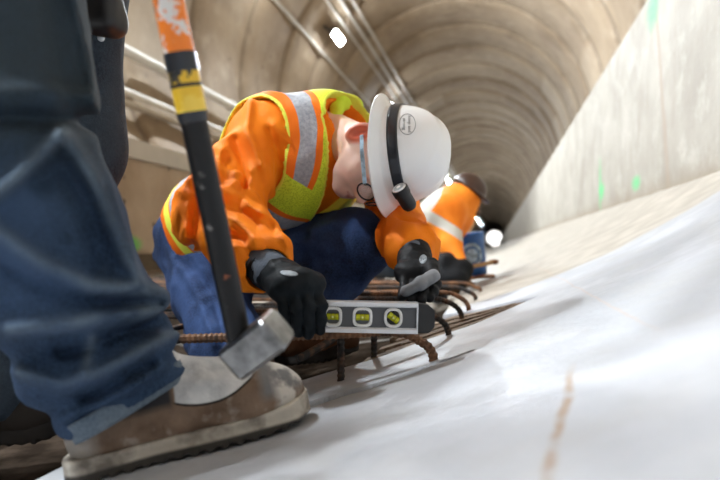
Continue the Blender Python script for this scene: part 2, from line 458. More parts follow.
def leftwall_mat():
    t = NT('brown_wall_concrete'); X, Y, Z = t.xyz()[:3]
    c = t.mix(t.step(t.noise(2.5, 6), .35, .68), (.30, .22, .15), (.42, .33, .24))
    pk = t.math('MULTIPLY', t.step(t.voro(7), .17, .09, 0, .9), t.step(t.noise(2, 3), .42, .52))
    c = t.mix(pk, c, (.07, .055, .045))
    g = t.math('ADD', t.math('MULTIPLY', t.noise(7, 4), 1.2), 0)
    for (y0, z0, w, h) in ((2.93, .355, .13, .055), (3.9, .33, .16, .035)):
        a = t.math('DIVIDE', t.math('SUBTRACT', Y, y0), w); b = t.math('DIVIDE', t.math('SUBTRACT', Z, z0), h)
        d = t.math('ADD', t.math('MULTIPLY', a, a), t.math('MULTIPLY', b, b))
        c = t.mix(t.step(t.math('ADD', d, g), .7, 1.7, .8, 0), c, (.10, .42, .08))
    t.bump(t.noise(20, 5), .4, .01)
    return t.fin(c, .8)
def vault_mat():
    t = NT('vault_concrete'); X, Y, Z = t.xyz()[:3]
    c = t.mix(t.step(t.noise(.7, 6, rough=.6), .32, .68), (.19, .14, .095), (.33, .258, .18))
    c = t.mix(t.step(t.noise(3.2, 6, rough=.65), .52, .7, 0, .5), c, (.42, .355, .27))
    # dark smudges and bolt pockets
    sm = t.step(t.noise(1.9, 5, t.mapping((1, 1.6, 1), loc=(3, 1, 2)), .7), .60, .68, 0, .75)
    c = t.mix(sm, c, (.16, .115, .08))
    pk = t.math('MULTIPLY', t.step(t.voro(3.0), .10, .075, 0, .9), t.step(t.noise(1.1, 2), .48, .54))
    c = t.mix(pk, c, (.07, .05, .04))
    c = t.mix(t.step(t.attr('tone'), .35, .0, 0, .38), c, (.13, .095, .065))
    c = t.mix(t.step(t.attr('tone'), .65, 1.0, 0, .45), c, (.46, .40, .32))
    c = t.mix(t.attr('joint'), c, (.11, .085, .065))
    t.bump(t.math('ADD', t.noise(9, 6), t.math('MULTIPLY', t.noise(2, 4), 2)), .35, .02)
    return t.fin(c, .62)
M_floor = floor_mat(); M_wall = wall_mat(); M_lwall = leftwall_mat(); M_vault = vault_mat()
M_ledge = simple('pale_ledge_concrete', (.50, .46, .40), .7, var=.1, sc=3)
M_pipe = simple('galvanised_pipe', (.56, .54, .50), .5, .1, var=.12, sc=3)
M_darksteel = simple('dark_bracket_steel', (.10, .095, .09), .5, .6)
M_lens = emis('lamp_diffuser', (.90, .96, 1), 300)
# ------------------------------------------------------------------ camera
cam = bpy.data.cameras.new('camera'); camo = bpy.data.objects.new('camera', cam); COL.objects.link(camo)
cam.sensor_width = 36; cam.lens = 36 * F / 720; cam.clip_start = .02; cam.clip_end = 500
camo.location = Vector(CAM); camo.rotation_euler = (PI / 2 + PITCH, 0, YAW)
cam.dof.use_dof = True; cam.dof.focus_distance = 1.12; cam.dof.aperture_fstop = 2.6
SC.camera = camo
# ------------------------------------------------------------------ the tunnel
WX = 0.85; WTOP = CAM[2] + 1.44; LX = -2.13; LTOP = CAM[2] + .62
Y0, Y1 = -14.0, 230.0
RING = 1.55
def build_vault():
    ys = []
    k0 = int(Y0 / RING); k1 = int(Y1 / RING)
    ys = []
    for k in range(k0, k1 + 1):
        b = k * RING + .55
        for f, rr, jj in ((0, .03, 1), (.008, .03, 1), (.016, 0, 0), (.06, -.03, 0), (.25, -.04, 0), (.5, -.025, 0), (.75, .0, 0), (.94, .03, 0), (.978, .03, 0), (.990, .03, 1)):
            ys.append((b + f * RING, rr, jj, k))
    a0 = math.asin((LTOP - TZ) / TR); th0 = PI - a0          # left springing
    th1 = math.asin((WTOP - TZ) / TR)                        # right springing
    N = 110
    ths = np.linspace(th1, th0, N)
    pos = []; jo = []; tone = []
    for (y, rr, jj, k) in ys:
        for th in ths:
            seg = (th + (.28 if k % 2 else 0)) % .72
            g = 1.0 if seg < .012 else 0.0
            n = mnoise.noise(Vector((math.cos(th) * 3, y * .7, math.sin(th) * 3))) * .02
            R = TR + rr + (g * .02) + n
            pos.append((TX + R * math.cos(th), y, TZ + R * math.sin(th))); jo.append(max(jj, 0.0) * .55); tone.append(_T[k % 32, int((th + (.28 if k % 2 else 0)) / .72) % 32, 5])
    pos = np.array(pos); q = []
    M = len(ys)
    i, j = np.meshgrid(np.arange(M - 1), np.arange(N - 1), indexing='ij'); i = i.ravel(); j = j.ravel()
    q = np.stack([i * N + j, i * N + j + 1, (i + 1) * N + j + 1, (i + 1) * N + j], 1)
    o = part_np('ceiling', pos, q, M_vault, None, {'joint': np.array(jo), 'tone': np.array(tone)})
    tag(o, 'curved vault of the tunnel made of concrete rings', None, None, 'structure')
build_vault()
def build_floor():
    xs = np.concatenate([np.linspace(LX - .03, -.9, 26), np.linspace(-.88, .45, 300), np.linspace(.47, WX + .03, 14)])
    ys = np.concatenate([np.linspace(Y0, -.5, 20), np.linspace(-.45, .8, 110), np.linspace(.802, 2.2, 450), np.linspace(2.25, 8, 60), np.linspace(8.5, Y1, 60)])
    X, Y = np.meshgrid(xs, ys, indexing='ij')
    Z = arc_z(X)
    # slot round the nearest bar
    wob = .006 * np.sin(X * 40) + .003 * np.sin(X * 97)
    sl = (X < -.04) & (X > -.36) & (np.abs(Y - (1.035 + .55 * (X + .05)) - wob) < .007 + .018 * np.clip((-.04 - X) / .3, 0, 1))
    Z = Z - np.where(sl, .05, 0)
    # wedge shaped recess and the trench
    near = np.where(X > -.45, 1.57 + (X - .1) * .80, np.where(X > -.62, .84, .60)) + .008 * np.sin(X * 31)
    wid = np.where(X < .11, (.11 - X) * 1.9, 0)
    wid = np.where(X < -.18, 9, wid)
    rec = (Y > near) & (Y < near + wid) & (X < .11)
    Z = Z - np.where(rec, .055, 0)
    Z += (np.array(vn(np.stack([X.ravel(), Y.ravel(), X.ravel() * 0], 1), 6)).reshape(X.shape) - .5) * .006
    dk = (rec | sl).astype(float)  # slot and recess both take the dark, shade-carrying colour
    pos = np.stack([X, Y, Z], -1).reshape(-1, 3)
    nx, ny = len(xs), len(ys)
    i, j = np.meshgrid(np.arange(nx - 1), np.arange(ny - 1), indexing='ij'); i = i.ravel(); j = j.ravel()
    q = np.stack([i * ny + j, (i + 1) * ny + j, (i + 1) * ny + j + 1, i * ny + j + 1], 1)
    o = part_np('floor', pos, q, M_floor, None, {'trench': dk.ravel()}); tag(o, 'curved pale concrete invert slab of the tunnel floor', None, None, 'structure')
build_floor()
def swept(name, prof, mat, label, kind='structure', y0=Y0, y1=Y1, seg=120):
    mb = MB(); n = len(prof); ys = np.linspace(y0, y1, seg)
    vs = [(x, y, z) for y in ys for (x, z) in prof]
    fs = [(i * n + k, i * n + (k + 1) % n, (i + 1) * n + (k + 1) % n, (i + 1) * n + k) for i in range(seg - 1) for k in range(n)]
    fs += [tuple(range(n)), tuple((seg - 1) * n + k for k in range(n))]
    mb.add(vs, fs); o = mb.build(name, mat); tag(o, label, None, None, kind); return o
zc = float(arc_z(np.array(WX)))
swept('wall_right', [(WX, zc - .05), (WX, WTOP - .02), (WX + .02, WTOP), (TX + math.sqrt(9 - (WTOP - TZ) ** 2) + .03, WTOP), (TX + math.sqrt(9 - (WTOP - TZ) ** 2) + .03, zc - .05)], M_wall, 'pale concrete walkway wall beside the slab on the right')
zl = float(arc_z(np.array(LX)))
swept('wall_left', [(LX, zl - .05), (LX, LTOP), (TX - math.sqrt(9 - (LTOP - TZ) ** 2) - .05, LTOP), (TX - math.sqrt(9 - (LTOP - TZ) ** 2) - .05, zl - .05)], M_lwall, 'brown pitted concrete wall on the left side')
mb = MB(); mb.box((TX, Y0, TZ), [(1, 0, 0), (0, 1, 0), (0, 0, 1)], [3.4, .1, 3.4]); tag(mb.build('light_block_back', M_lwall), 'unseen end wall added behind the camera to keep daylight out', None, None, 'structure')  # added out of view to shut off fill light from behind
swept('trim_1', [(LX + .03, LTOP - .10), (LX + .03, LTOP + .012), (LX - .12, LTOP + .012), (LX - .12, LTOP - .10)], M_ledge, 'pale ledge capping the left wall')
swept('baseboard_left', [(LX + .05, zl - .03), (LX + .05, zl + .075), (LX - .02, zl + .075), (LX - .02, zl - .03)], simple('dark_kerb', (.10, .075, .05), .8), 'dark kerb along the foot of the left wall')
# pipes and conduits along the left vault
def on_vault(du, dv, inset=.06):
    """point of the tunnel cross-section seen in image direction (du, dv up) from the vanishing point"""
    a = np.array([du * math.cos(YAW), dv]); a = a / np.linalg.norm(a); R = TR - inset
    c = np.array([TX, TZ - CAM[2]]); b = a @ c; s = b + math.sqrt(b * b - c @ c + R * R)
    return a[0] * s, CAM[2] + a[1] * s
def pipe(du, dv, r, label, inset=.06, name='conduit', mat=None, group=None, y0=-6, y1=160):
    x, z = on_vault(du, dv, inset)
    mb = MB(); mb.tube([(x, y, z) for y in np.linspace(y0, y1, 40)], r, 12)
    for y in np.arange(y0 + 1, min(y1, 40), 3.1):
        mb.tube([(x, y - .03, z), (x, y + .03, z)], r * 1.3, 12)
    o = mb.build(name, mat or M_pipe, smooth=False, auto=True); tag(o, label, 'conduit', group); return x, z
pipe(-144, 245, .030, 'rightmost of the three grey conduits running together along the upper vault')
pipe(-156, 245, .034, 'middle of the three grey conduits running together along the upper vault')
pipe(-170, 245, .022, 'leftmost and thinnest of the three conduits beside the bright vault lamp')
pipe(-222, 245, .030, 'single grey conduit running alone left of the lamp')
px, pz = pipe(-387, 203, .058, 'thick pale pipe high on the left wall above the ledge', inset=.20, name='service_pipe')
qx, qz = pipe(-387, 160, .040, 'lower pale pipe under the thick one on the left wall', inset=.20, name='service_pipe')
swept('trim_2', [(qx - .14, qz - .10), (qx - .02, qz - .10), (qx - .02, qz - .06), (qx - .14, qz - .06)], M_ledge, 'cable tray rail under the left wall pipes')
# brackets
for i, y in enumerate((3.4, 6.5, 9.6, 12.7)):
    mb = MB(); x0 = qx - .28; 
    mb.box(((LX - .30 + qx) / 2, y, (LTOP + qz) / 2 - .02), [(qx - LX + .3, 0, qz - LTOP), (0, 1, 0), (-(qz - LTOP), 0, qx - LX + .3)], [.30, .02, .02])
    o = mb.build('pipe_bracket', M_ledge)
    tag(o, ['pale angled bracket under the pipes, nearest to the camera', 'second pale angled pipe bracket from the camera', 'third pale angled pipe bracket along the left wall', 'farthest pale angled pipe bracket along the left wall'][i], 'bracket', 'brackets under the left wall pipes')
# tunnel lamps
lx, lz = on_vault(-147, 192, .30)
lampn = nrm(np.array([TX - lx, 0, TZ - lz]))
LAMPS = [-7.0, -4.0, -1.0, 2.0, 5.0, 8.0, 11.0, 17.0, 20, 23.0, 26, 29, 32, 35, 38, 41, 44, 47, 50, 56, 62, 70, 80, 92, 106, 125]  # one visible lamp repeated; tighter spacing added to brighten the work and far vault
LAB = {11.0: 'glowing tunnel lamp high on the left vault above the white hat'}
first = None
for i, y in enumerate(LAMPS):
    c = np.array([lx, y, lz])
    if first is None:
        t = empty('tunnel_lamp', c); h = MB(); tang = np.cross(lampn, (0, 1, 0))
        h.box(c - lampn * .03, [(0, 1, 0), tang, lampn], [.32, .08, .04], bev=.012); h.build('housing', M_darksteel, t)
        h = MB(); h.box(c + lampn * .025, [(0, 1, 0), tang, lampn], [.29, .065, .018], bev=.008); h.build('diffuser', M_lens, t)
        for s in (-1, 1):
            h = MB(); h.box(c - lampn * .18 + np.array([0, s * .2, 0]), [(0, 1, 0), tang, lampn], [.015, .03, .12])
            h.build('mounting_bracket', M_darksteel, t)
        first = t
    else:
        t = first.copy(); COL.objects.link(t); t.location = Vector(c)
        for ch in first.children:
            k = ch.copy(); COL.objects.link(k); k.parent = t
    tag(t, 'glowing tunnel lamp high on the left vault above the white hat' if y == 11 else ('unseen tunnel lamp nearer than the glowing one over the hat, %s before it' % ORD[int(round((11 - y) / 3)) - 1] if y < 11 else 'small tunnel lamp down the left vault, %s beyond the glowing one' % ('first' if i == 7 else ORD[i - 7])), 'lamp', 'lamps along the left vault')
for y, e in ((2.0, 210), (5.0, 110), (-1.0, 240), (8.0, 150), (11.0, 480)):  # area lights added under some lamps to steer brightness on figures and vault
    Lg = bpy.data.lights.new('lamp_light', 'AREA'); Lg.shape = 'RECTANGLE'; Lg.size = .6; Lg.size_y = .2; Lg.energy = e; Lg.color = (.88, .95, 1)
    lo = bpy.data.objects.new('lamp_light', Lg); COL.objects.link(lo); lo.location = Vector(tuple(np.array([lx, y, lz]) + lampn * .07))
    lo.rotation_euler = Vector(tuple(lampn)).to_track_quat('-Z', 'Y').to_euler()
# ------------------------------------------------------------------ reinforcing bars
BARZ = CAM[2] - .163
def bar_mesh(name, pts, r, mat, rib=.0014, pitch=.009, n=8):
    """deformed bar following a polyline (resampled, ribs as radius changes)"""
    pts = [np.array(p, float) for p in pts]
    # Catmull-Rom
    full = []
    for i in range(len(pts) - 1):
        p0 = pts[max(i - 1, 0)]; p1 = pts[i]; p2 = pts[i + 1]; p3 = pts[min(i + 2, len(pts) - 1)]
        m = max(2, int(np.linalg.norm(p2 - p1) / (pitch / 2)))
        for k in range(m):
            t = k / m
            full.append(.5 * ((2 * p1) + (-p0 + p2) * t + (2 * p0 - 5 * p1 + 4 * p2 - p3) * t * t + (-p0 + 3 * p1 - 3 * p2 + p3) * t ** 3))
    full.append(pts[-1])
    rs = [r + (rib if i % 2 else -rib * .4) for i in range(len(full))]
    mb = MB(); mb.tube(full, rs, n); return mb.build(name, mat, smooth=False, fixn=False)
def at_u(u, d, z):
    v = 240 - (z - CAM[2] - d * FWD[2]) / UPV[2] * F / d
    return P(u, v, d)
def slabz(x): return float(arc_z(np.array(x)))
bars = [  # image column of the foot, depth, label
    (434, 1.05, 'bent rebar in front, its hook rising from the slab under the spirit level', M_barrust, 1.0),
    (449, 1.34, 'hooked rebar bending down beside the dark end of the spirit level', M_bar, 1.0),
    (462, 1.62, 'hooked rebar behind the level, second beyond its dark end', M_bar, 1.0),
    (469, 1.80, 'hooked rebar behind the level, third beyond its dark end', M_barrust, 1.0),
    (476, 2.08, 'hooked rebar with a low hook in front of the kneeling man in back', M_bar, 1.0),
    (481, 2.40, 'thin hooked rebar just before the black gloves at the back', M_barrust, 1.0)]
for k, (u, d, lab, m, _) in enumerate(bars):
    foot = P(u, 300, d); x = foot[0]; y = foot[1]; zb = slabz(x)
    foot = np.array([x, y, zb - .015]); zz = BARZ + (.0, .004, .008, .01, .006, .0)[k]
    L = -RGT
    top = foot + L * .075; top[2] = zz - .002
    pts = [foot, foot + L * .004 + np.array([0, 0, .03]), foot * [1, 1, 0] + L * .025 + np.array([0, 0, zz - .018]), foot * [1, 1, 0] + L * .075 + np.array([0, 0, zz])]
    for q in ((.2, .4, .6), (.12, .2), (.15, .30), (.2, .5, .6), (.2, .5, .8), (.2, .5, .8))[k]: pts.append(foot * [1, 1, 0] + L * q + np.array([0, -.015 * q if k == 0 else 0, zz - (.025 if k == 0 else .004) * q]))
    o = bar_mesh('rebar', pts, .0072 if k else .0085, m); tag(o, lab, 'rebar')
# the mat of straight bars lying behind and under the hooks
n = 0
for i in range(34):
    y = 1.42 + (i // 2) * .085 + random.uniform(-.012, .012)
    x1 = -.24 - random.uniform(0, .10); x0 = -1.75 - random.uniform(0, .2)
    z = BARZ - .014 - (i % 2) * .032 - random.uniform(0, .006)
    sk = random.uniform(.05, .09)
    if y < 1.95:                                  # bars stop short of the kneeling man's legs
        xleg = -.646 - (y - 1.28) * .66
        if i % 2 and y > 1.6: x0 = xleg + .15
        else: x1 = xleg - .14
    o = bar_mesh('rebar', [(x0, y - sk * 2, z + .004), ((x0 + x1) / 2, y - sk * .4, z), (x1, y + sk, z - .003)], .0072, (M_bar, M_barrust)[i % 3 == 0], n=6)
    tag(o, 'straight crosswise rebar, %s from the front in the %s layer of the mat' % (ORD[i // 2], 'lower' if i % 2 else 'upper'), 'rebar', 'straight bars of the reinforcement mat')
for i, x in enumerate((-1.3, -1.05, -.80, -.36)):
    xl = ('leftmost', 'second from the left', 'third from the left', 'rightmost')[i]
    o = bar_mesh('rebar', [(x, 1.0 if x > -.5 else .95, BARZ - .05), (x, 2.0, BARZ - .05), (x, 3.2, BARZ - .055)], .007, M_bar)
    tag(o, 'rebar running lengthwise beneath the crosswise bars of the mat, ' + xl, 'rebar', 'lengthwise bars under the mat')
for i, (u, v, d, lab) in enumerate(((341, 333, 1.10, 'short upright rebar standing under the left half of the spirit level'), (374, 322, 1.32, 'short upright rebar behind the spirit level, right of the boot toe'))):
    p = P(u, v, d); b = np.array([p[0], p[1], slabz(p[0]) - .01])
    o = bar_mesh('rebar', [b, (b + p) / 2, np.array([p[0], p[1], BARZ - .008])], .007, M_bar); tag(o, lab, 'rebar')
# rusty bars by the back worker
for (u1, v1, u2, v2, d, lab) in ((452, 281, 494, 276, 3.2, 'rusty orange rebar hook pointing right, low behind the black gloves'),):
    a = P(u1, v1, d); b = P(u2 - 6, v2, d); c = P(u2, v2 + 2, d); e = P(u2 - 2, v2 + 9, d)
    e[2] = max(e[2], slabz(e[0]) - .02)
    o = bar_mesh('rebar', [a, b, c, e], .012, M_barorange, n=6); tag(o, lab, 'rebar')
# weathered boards lying in the wedge recess
for i in range(8):
    f = i / 7
    mb = MB(); N = 26
    x_st = .085 - f * .04; x_end = -.30 + .03 * (i % 3)
    prof_ = []
    for j in range(N):
        t = j / (N - 1); x = x_st + (x_end - x_st) * t
        near = 1.57 + (x - .1) * .80; wd = (.105 - x) * 1.75 if x < .105 else .001
        wd = min(wd, .42)
        y = near + .012 + wd * (f * .92 + .04) ; hw_ = max(wd / 16 * .88, .0008)
        z = slabz(x) - .001 - .004 * (i % 2)
        prof_ += [(x, y - hw_, z - .016), (x, y - hw_, z), (x, y + hw_, z), (x, y + hw_, z - .016)]
    fs = [(j * 4 + k, j * 4 + (k + 1) % 4, (j + 1) * 4 + (k + 1) % 4, (j + 1) * 4 + k) for j in range(N - 1) for k in range(4)] + [(0, 1, 2, 3), tuple((N - 1) * 4 + k for k in range(4))]
    mb.add(prof_, fs); o = mb.build('timber_strip', M_wood)
    tag(o, 'weathered brown timber strip in the slab gap behind the level, %s to the front' % ORD[i], 'timber strip', 'timber strips in the slab gap')

# ------------------------------------------------------------------ spirit level
LD = 1.0
La = P(303, 315.5, LD); Lb = P(433, 318, LD)
lx_ = nrm(Lb - La); ly_ = nrm(FWD - lx_ * (FWD @ lx_)); lz_ = np.cross(lx_, ly_); lz_ = lz_ if lz_[2] > 0 else -lz_
Lc = (La + Lb) / 2; HL = np.linalg.norm(Lb - La) / 2; HH = .0275; TH = .012
base = Lc - lz_ * HH
lev = empty('spirit_level', base, 'silver torpedo spirit level with three vials resting on the nearest bent rebar', 'spirit level')
def LP(x, z, y=0.0): return Lc + lx_ * x + lz_ * z + ly_ * y
AX = [lx_, ly_, lz_]
mb = MB(); mb.box(LP(-.012, 0), AX, [HL - .014, .004, HH - .004]); mb.build('web', M_aludark, lev)
for s, nm in ((1, 'top_rail'), (-1, 'bottom_rail')):
    mb = MB(); mb.box(LP(-.0145, s * (HH - .004)), AX, [HL - .0145, TH, .0042], bev=.001)
    mb.box(LP(-.0145, s * (HH - .0085), -.004), AX, [HL - .0145, .003, .001]); mb.build(nm, M_alu, lev)
mb = MB(); mb.box(LP(HL - .029, 0), AX, [.0012, TH, HH]); mb.build('end_plate', M_alu, lev)
def endcap():
    vs = []
    prof = [(HL - .028, HH - .001), (HL - .010, HH - .003), (HL + .002, HH - .013), (HL + .002, -HH + .013), (HL - .008, -HH + .002), (HL - .028, -HH + .001)]
    mb = MB(); k = len(prof)
    for y in (-TH, TH): vs += [LP(x, z, y) for x, z in prof]
    mb.add(vs, [tuple(range(k)), tuple(range(k, 2 * k))[::-1]] + [(i, (i + 1) % k, k + (i + 1) % k, k + i) for i in range(k)])
    o = mb.build('end_cap', M_black, lev)
    b = o.modifiers.new('b', 'BEVEL'); b.width = .002; b.segments = 2
endcap()
def uoff(u): return (u - 368) / F * LD
def bezel(u, rx, rz, kind):
    cx = uoff(u) - .0; mb = MB(); n = 28
    def ring(rx_, rz_, y, p):
        out = []
        for i in range(n):
            a = 2 * PI * i / n; ca, sa = math.cos(a), math.sin(a)
            out.append(LP(cx + rx_ * math.copysign(abs(ca) ** p, ca), rz_ * math.copysign(abs(sa) ** p, sa), y))
        return out
    p = .6 if kind == 'h' else .8
    R = [ring(rx, rz, -.003, p), ring(rx, rz, -.0105, p), ring(rx - .002, rz - .002, -.012, p), ring(rx - .0045, rz - .0045, -.0115, p), ring(rx - .005, rz - .005, -.006, p)]
    vs = sum(R, []); fs = [(r * n + i, r * n + (i + 1) % n, (r + 1) * n + (i + 1) % n, (r + 1) * n + i) for r in range(4) for i in range(n)]
    mb.add(vs, fs); b = mb.build('vial_bezel', M_whiteplastic, lev, auto=True)
    v = MB()
    if kind == 'h': ax = lx_; L = rx - .006
    elif kind == 'v': ax = lz_; L = rz - .005
    else: ax = nrm(lx_ - lz_ * .7); L = rx - .006
    c = LP(cx, 0, -.007)
    v.cyl(c - ax * L, c + ax * L, .0058, n=16); vo = v.build('vial', M_vial, b, auto=True)
    bb = MB(); side = nrm(np.cross(ax, ly_))
    for s in (-.0035, .0035):
        bb.tube([c + ax * (s + .0005) + (side * math.cos(a) + ly_ * math.sin(a)) * .006 for a in np.linspace(0, 2 * PI, 14)], .0004, 4)
    bb.build('vial_lines', M_black, b)
    bb = MB(); bb.tube([c - ly_ * .0038 - ax * .003, c - ly_ * .0042, c - ly_ * .0038 + ax * .003], [.0012, .0026, .0012], 8); bb.build('bubble', M_bubble, b)
    # dark back of the window
    bk = MB(); bk.box(LP(cx, 0, -.0045), AX, [rx - .003, .0008, rz - .003]); bk.build('window_back', M_aludark if kind != 'd' else M_black, b)
bezel(333, .0165, .0175, 'h'); bezel(362.5, .0175, .0175, 'h'); bezel(393, .0165, .0175, 'd')

# ------------------------------------------------------------------ sledgehammer
Ha = P(134, -165, .571); Hb = P(241, 347, .70)
hd = nrm(Hb - Ha); Ha = Hb - hd * .90; HLEN = .90
ham = empty('sledgehammer', P(257, 372, .70), 'sledgehammer with a taped black handle and scuffed steel head beside the boot', 'hammer')
def hp(t): return Ha + hd * HLEN * t
def t_of_v(v):  # fraction along handle for an image row
    if v < -160: return 0.0
    a = 0.25; b = 1.0
    for _ in range(40):
        m = (a + b) / 2; q = hp(m) - CAM; vv = 240 - (q @ UPV) / (q @ FWD) * F
        if vv < v: a = m
        else: b = m
    return (a + b) / 2
def hseg(name, v0, v1, r0, r1, mat, k=10):
    t0, t1 = t_of_v(v0), t_of_v(v1)
    mb = MB(); pts = [hp(t0 + (t1 - t0) * i / k) for i in range(k + 1)]
    rs = [(r0 + (r1 - r0) * i / k) for i in range(k + 1)]
    mb.tube(pts, rs, 24); return mb.build(name, mat, ham, auto=True)
def tape_mat(name, a, b, sc, thr=.5, c=None):
    t = NT(name); n = t.step(t.noise(sc, 4, rough=.6), thr - .02, thr + .02); col = t.mix(n, a, b)
    if c: col = t.mix(t.step(t.noise(sc * 1.3, 3, t.mapping(loc=(5, 2, 1))), .60, .63), col, c)
    t.bump(t.noise(60, 4), .3, .002); return t.fin(col, .42)
M_hblack = tape_mat('black_handle', (.013, .013, .014), (.03, .03, .032), 30, .5, None)
_t = NT('scuffed_black_handle')
_c = _t.mix(_t.step(_t.noise(26, 4, _t.mapping((1, 1, .6))), .66, .70), (.008, .008, .009), (.45, .13, .05))
_c = _t.mix(_t.step(_t.noise(60, 4), .64, .72, 0, .6), _c, (.3, .29, .28)); _t.bump(_t.noise(60, 4), .4, .003)
M_hblack = _t.fin(_c, .38, 0, Specular_IOR_Level=.3)
M_htop = tape_mat('orange_white_tape', (.88, .22, .02), (.72, .70, .68), 32, .53, (.06, .05, .05))
M_hyel = tape_mat('yellow_tape', (.80, .50, .03), (.86, .60, .08), 20, .5, None)
M_hyb = tape_mat('yellow_black_tape', (.75, .47, .03), (.03, .03, .03), 60, .52, None)
hseg('handle', -165, 352, .0155, .0150, M_hblack, 20)
hseg('orange_tape', -60, 53, .0162, .0166, M_htop)
hseg('black_tape', 53, 72, .0174, .0178, M_blackshine, 4)
hseg('striped_tape', 72, 84, .0168, .0168, M_hyb, 3)
hseg('tape_edge', 84, 87.5, .0173, .0173, M_black, 2)
hseg('yellow_tape', 87.5, 112, .0169, .0169, M_hyel, 4)
hseg('collar', 112, 122, .0173, .0163, M_blackshine, 3)
# head: chamfered block
hc = P(257, 344, .695)
ax1 = V(.78, .60, -.30); ax2 = nrm(hd - ax1 * (hd @ ax1)); ax3 = np.cross(ax1, ax2)
mb = MB()
n8 = 8; hw = .0235; ch = .005
prof = [(hw, hw - ch), (hw - ch, hw), (-hw + ch, hw), (-hw, hw - ch), (-hw, -hw + ch), (-hw + ch, -hw), (hw - ch, -hw), (hw, -hw + ch)]
vs = []
secs = [(-.040, .84), (-.037, .96), (-.034, 1.0), (-.014, .985), (.014, .985), (.034, 1.0), (.037, .96), (.040, .84)]
for s, k in secs: vs += [hc + ax1 * s + ax2 * a * k + ax3 * b * k for a, b in prof]
fs = [tuple(range(8))] + [tuple(range(56, 64))[::-1]] + [(i * 8 + k, i * 8 + (k + 1) % 8, (i + 1) * 8 + (k + 1) % 8, (i + 1) * 8 + k) for i in range(7) for k in range(8)]
mb.add(vs, fs); mb.build('hammer_head', M_steel, ham, smooth=False)

# ------------------------------------------------------------------ kneeling worker in front
def ortho(T, L):
    T = nrm(T); L = nrm(L - T * (L @ T)); return T, L, nrm(np.cross(T, L))
pel = P(222, 232, 1.74); nb_ = P(333, 137, 1.46)
shR = P(262, 137, 1.40); shL = P(368, 146, 1.66)
T, L, N = ortho(nb_ - pel, shL - shR)
if N[2] > 0: N = -N
chest = pel + (nb_ - pel) * .68
A_root = empty('person', (P(300, 350, 1.5)[0], P(300, 350, 1.5)[1], slabz(-.5)), 'kneeling person in an orange jacket, lime vest and white hard hat holding a spirit level', 'person')
elR = P(216, 212, 1.24); wrR = P(262, 264, 1.045)
elL = P(396, 222, 1.50); wrL = P(412, 250, 1.24)
hipR = P(196, 246, 1.76); knR = P(232, 352, 1.40); anR = P(205, 338, 1.80)
hipL = P(248, 254, 1.74); knL = P(356, 246, 1.46); anL = P(300, 326, 1.50)
Uh = V(.93, .06, -.33); Fh0 = V(.30, -.84, -.50); Uh, Fh, Wh = ortho(Uh, Fh0)
if Wh @ FWD > 0: Wh = -Wh
C0 = P(391, 156, 1.33)
def hd_(u, f, w): return C0 + Uh * u + Fh * f + Wh * w
# body: one continuous skin mesh (head, neck, trunk, arms, legs)
def head_sdf():
    parts = un([ell(C0, [Uh, Fh, Wh], [.10, .098, .078]), ell(hd_(-.062, .025, 0), [Uh, Fh, Wh], [.065, .062, .060]),
        ell(hd_(-.092, .055, 0), [Uh, Fh, Wh], [.034, .036, .040]), cap(hd_(-.120, .076, .009), hd_(-.120, .076, -.009), .015, .015),
        cap(hd_(-.070, -.01, .050), hd_(-.110, .045, .032), .014, .012), cap(hd_(-.070, -.01, -.050), hd_(-.110, .045, -.032), .014, .012),
        ell(hd_(-.062, .062, .036), [Uh, Fh, Wh], [.022, .020, .020]), ell(hd_(-.062, .062, -.036), [Uh, Fh, Wh], [.022, .020, .020]),
        cap(hd_(-.024, .088, .028), hd_(-.026, .092, -.028), .010, .010)], .03)
    nose = un([cap(hd_(-.035, .092, 0), hd_(-.066, .110, 0), .007, .0105), cap(hd_(-.070, .098, .010), hd_(-.070, .098, -.010), .0075, .0075)], .012)
    lips = un([cap(hd_(-.094, .092, .016), hd_(-.094, .096, 0), .005, .0062), cap(hd_(-.094, .092, -.016), hd_(-.094, .096, 0), .005, .0062),
               cap(hd_(-.103, .090, .014), hd_(-.103, .094, 0), .005, .0066), cap(hd_(-.103, .090, -.014), hd_(-.103, .094, 0), .005, .0066)], .004)
    sock = [ell(hd_(-.044, .094, s * .031), [Uh, Fh, Wh], [.012, .012, .016]) for s in (-1, 1)]
    eye = [ell(hd_(-.045, .078, s * .031), [Uh, Fh, Wh], [.0125, .0125, .0125]) for s in (-1, 1)]
    mouth = cap(hd_(-.0985, .100, .017), hd_(-.0985, .102, -.017), .0022, .0022)
    nost = [ell(hd_(-.078, .103, s * .008), [Uh, Fh, Wh], [.003, .005, .003]) for s in (-1, 1)]
    def ear(s):
        c = hd_(-.055, -.022, s * .076)
        a1 = nrm(Uh * .95 - Fh * .25); a2 = nrm(Fh * .8 + Wh * -s * .55 + Uh * .2); a2 = nrm(a2 - a1 * (a1 @ a2)); a3 = np.cross(a1, a2)
        o = ell(c, [a1, a2, a3], [.036, .023, .009]); i = ell(c + nrm(Wh * s - Fh * .2) * .007 + Fh * .002, [a1, a2, a3], [.021, .011, .007])
        return o, i
    ears = [ear(1), ear(-1)]
    def f(p):
        r = parts(p)
        for s in sock:
            r = -smin(-r, s(p), .012)
        r = smin(r, nose(p), .012); r = smin(r, lips(p), .006)
        for e in eye: r = np.minimum(r, e(p))
        r = np.maximum(r, -mouth(p) * 1.0)
        for q in nost: r = np.maximum(r, -q(p))
        for o, i in ears: r = smin(r, np.maximum(o(p), -i(p)), .006)
        return r
    return f, lips
HEAD, LIPS = head_sdf()
neck = cap(hd_(-.085, -.035, 0), nb_ + T * .0, .056, .062)
trunk = un([ell(pel, [T, L, N], [.14, .155, .12]), ell(chest, [T, L, N], [.19, .165, .115]), cap(shR, shL, .06, .06)], .08)
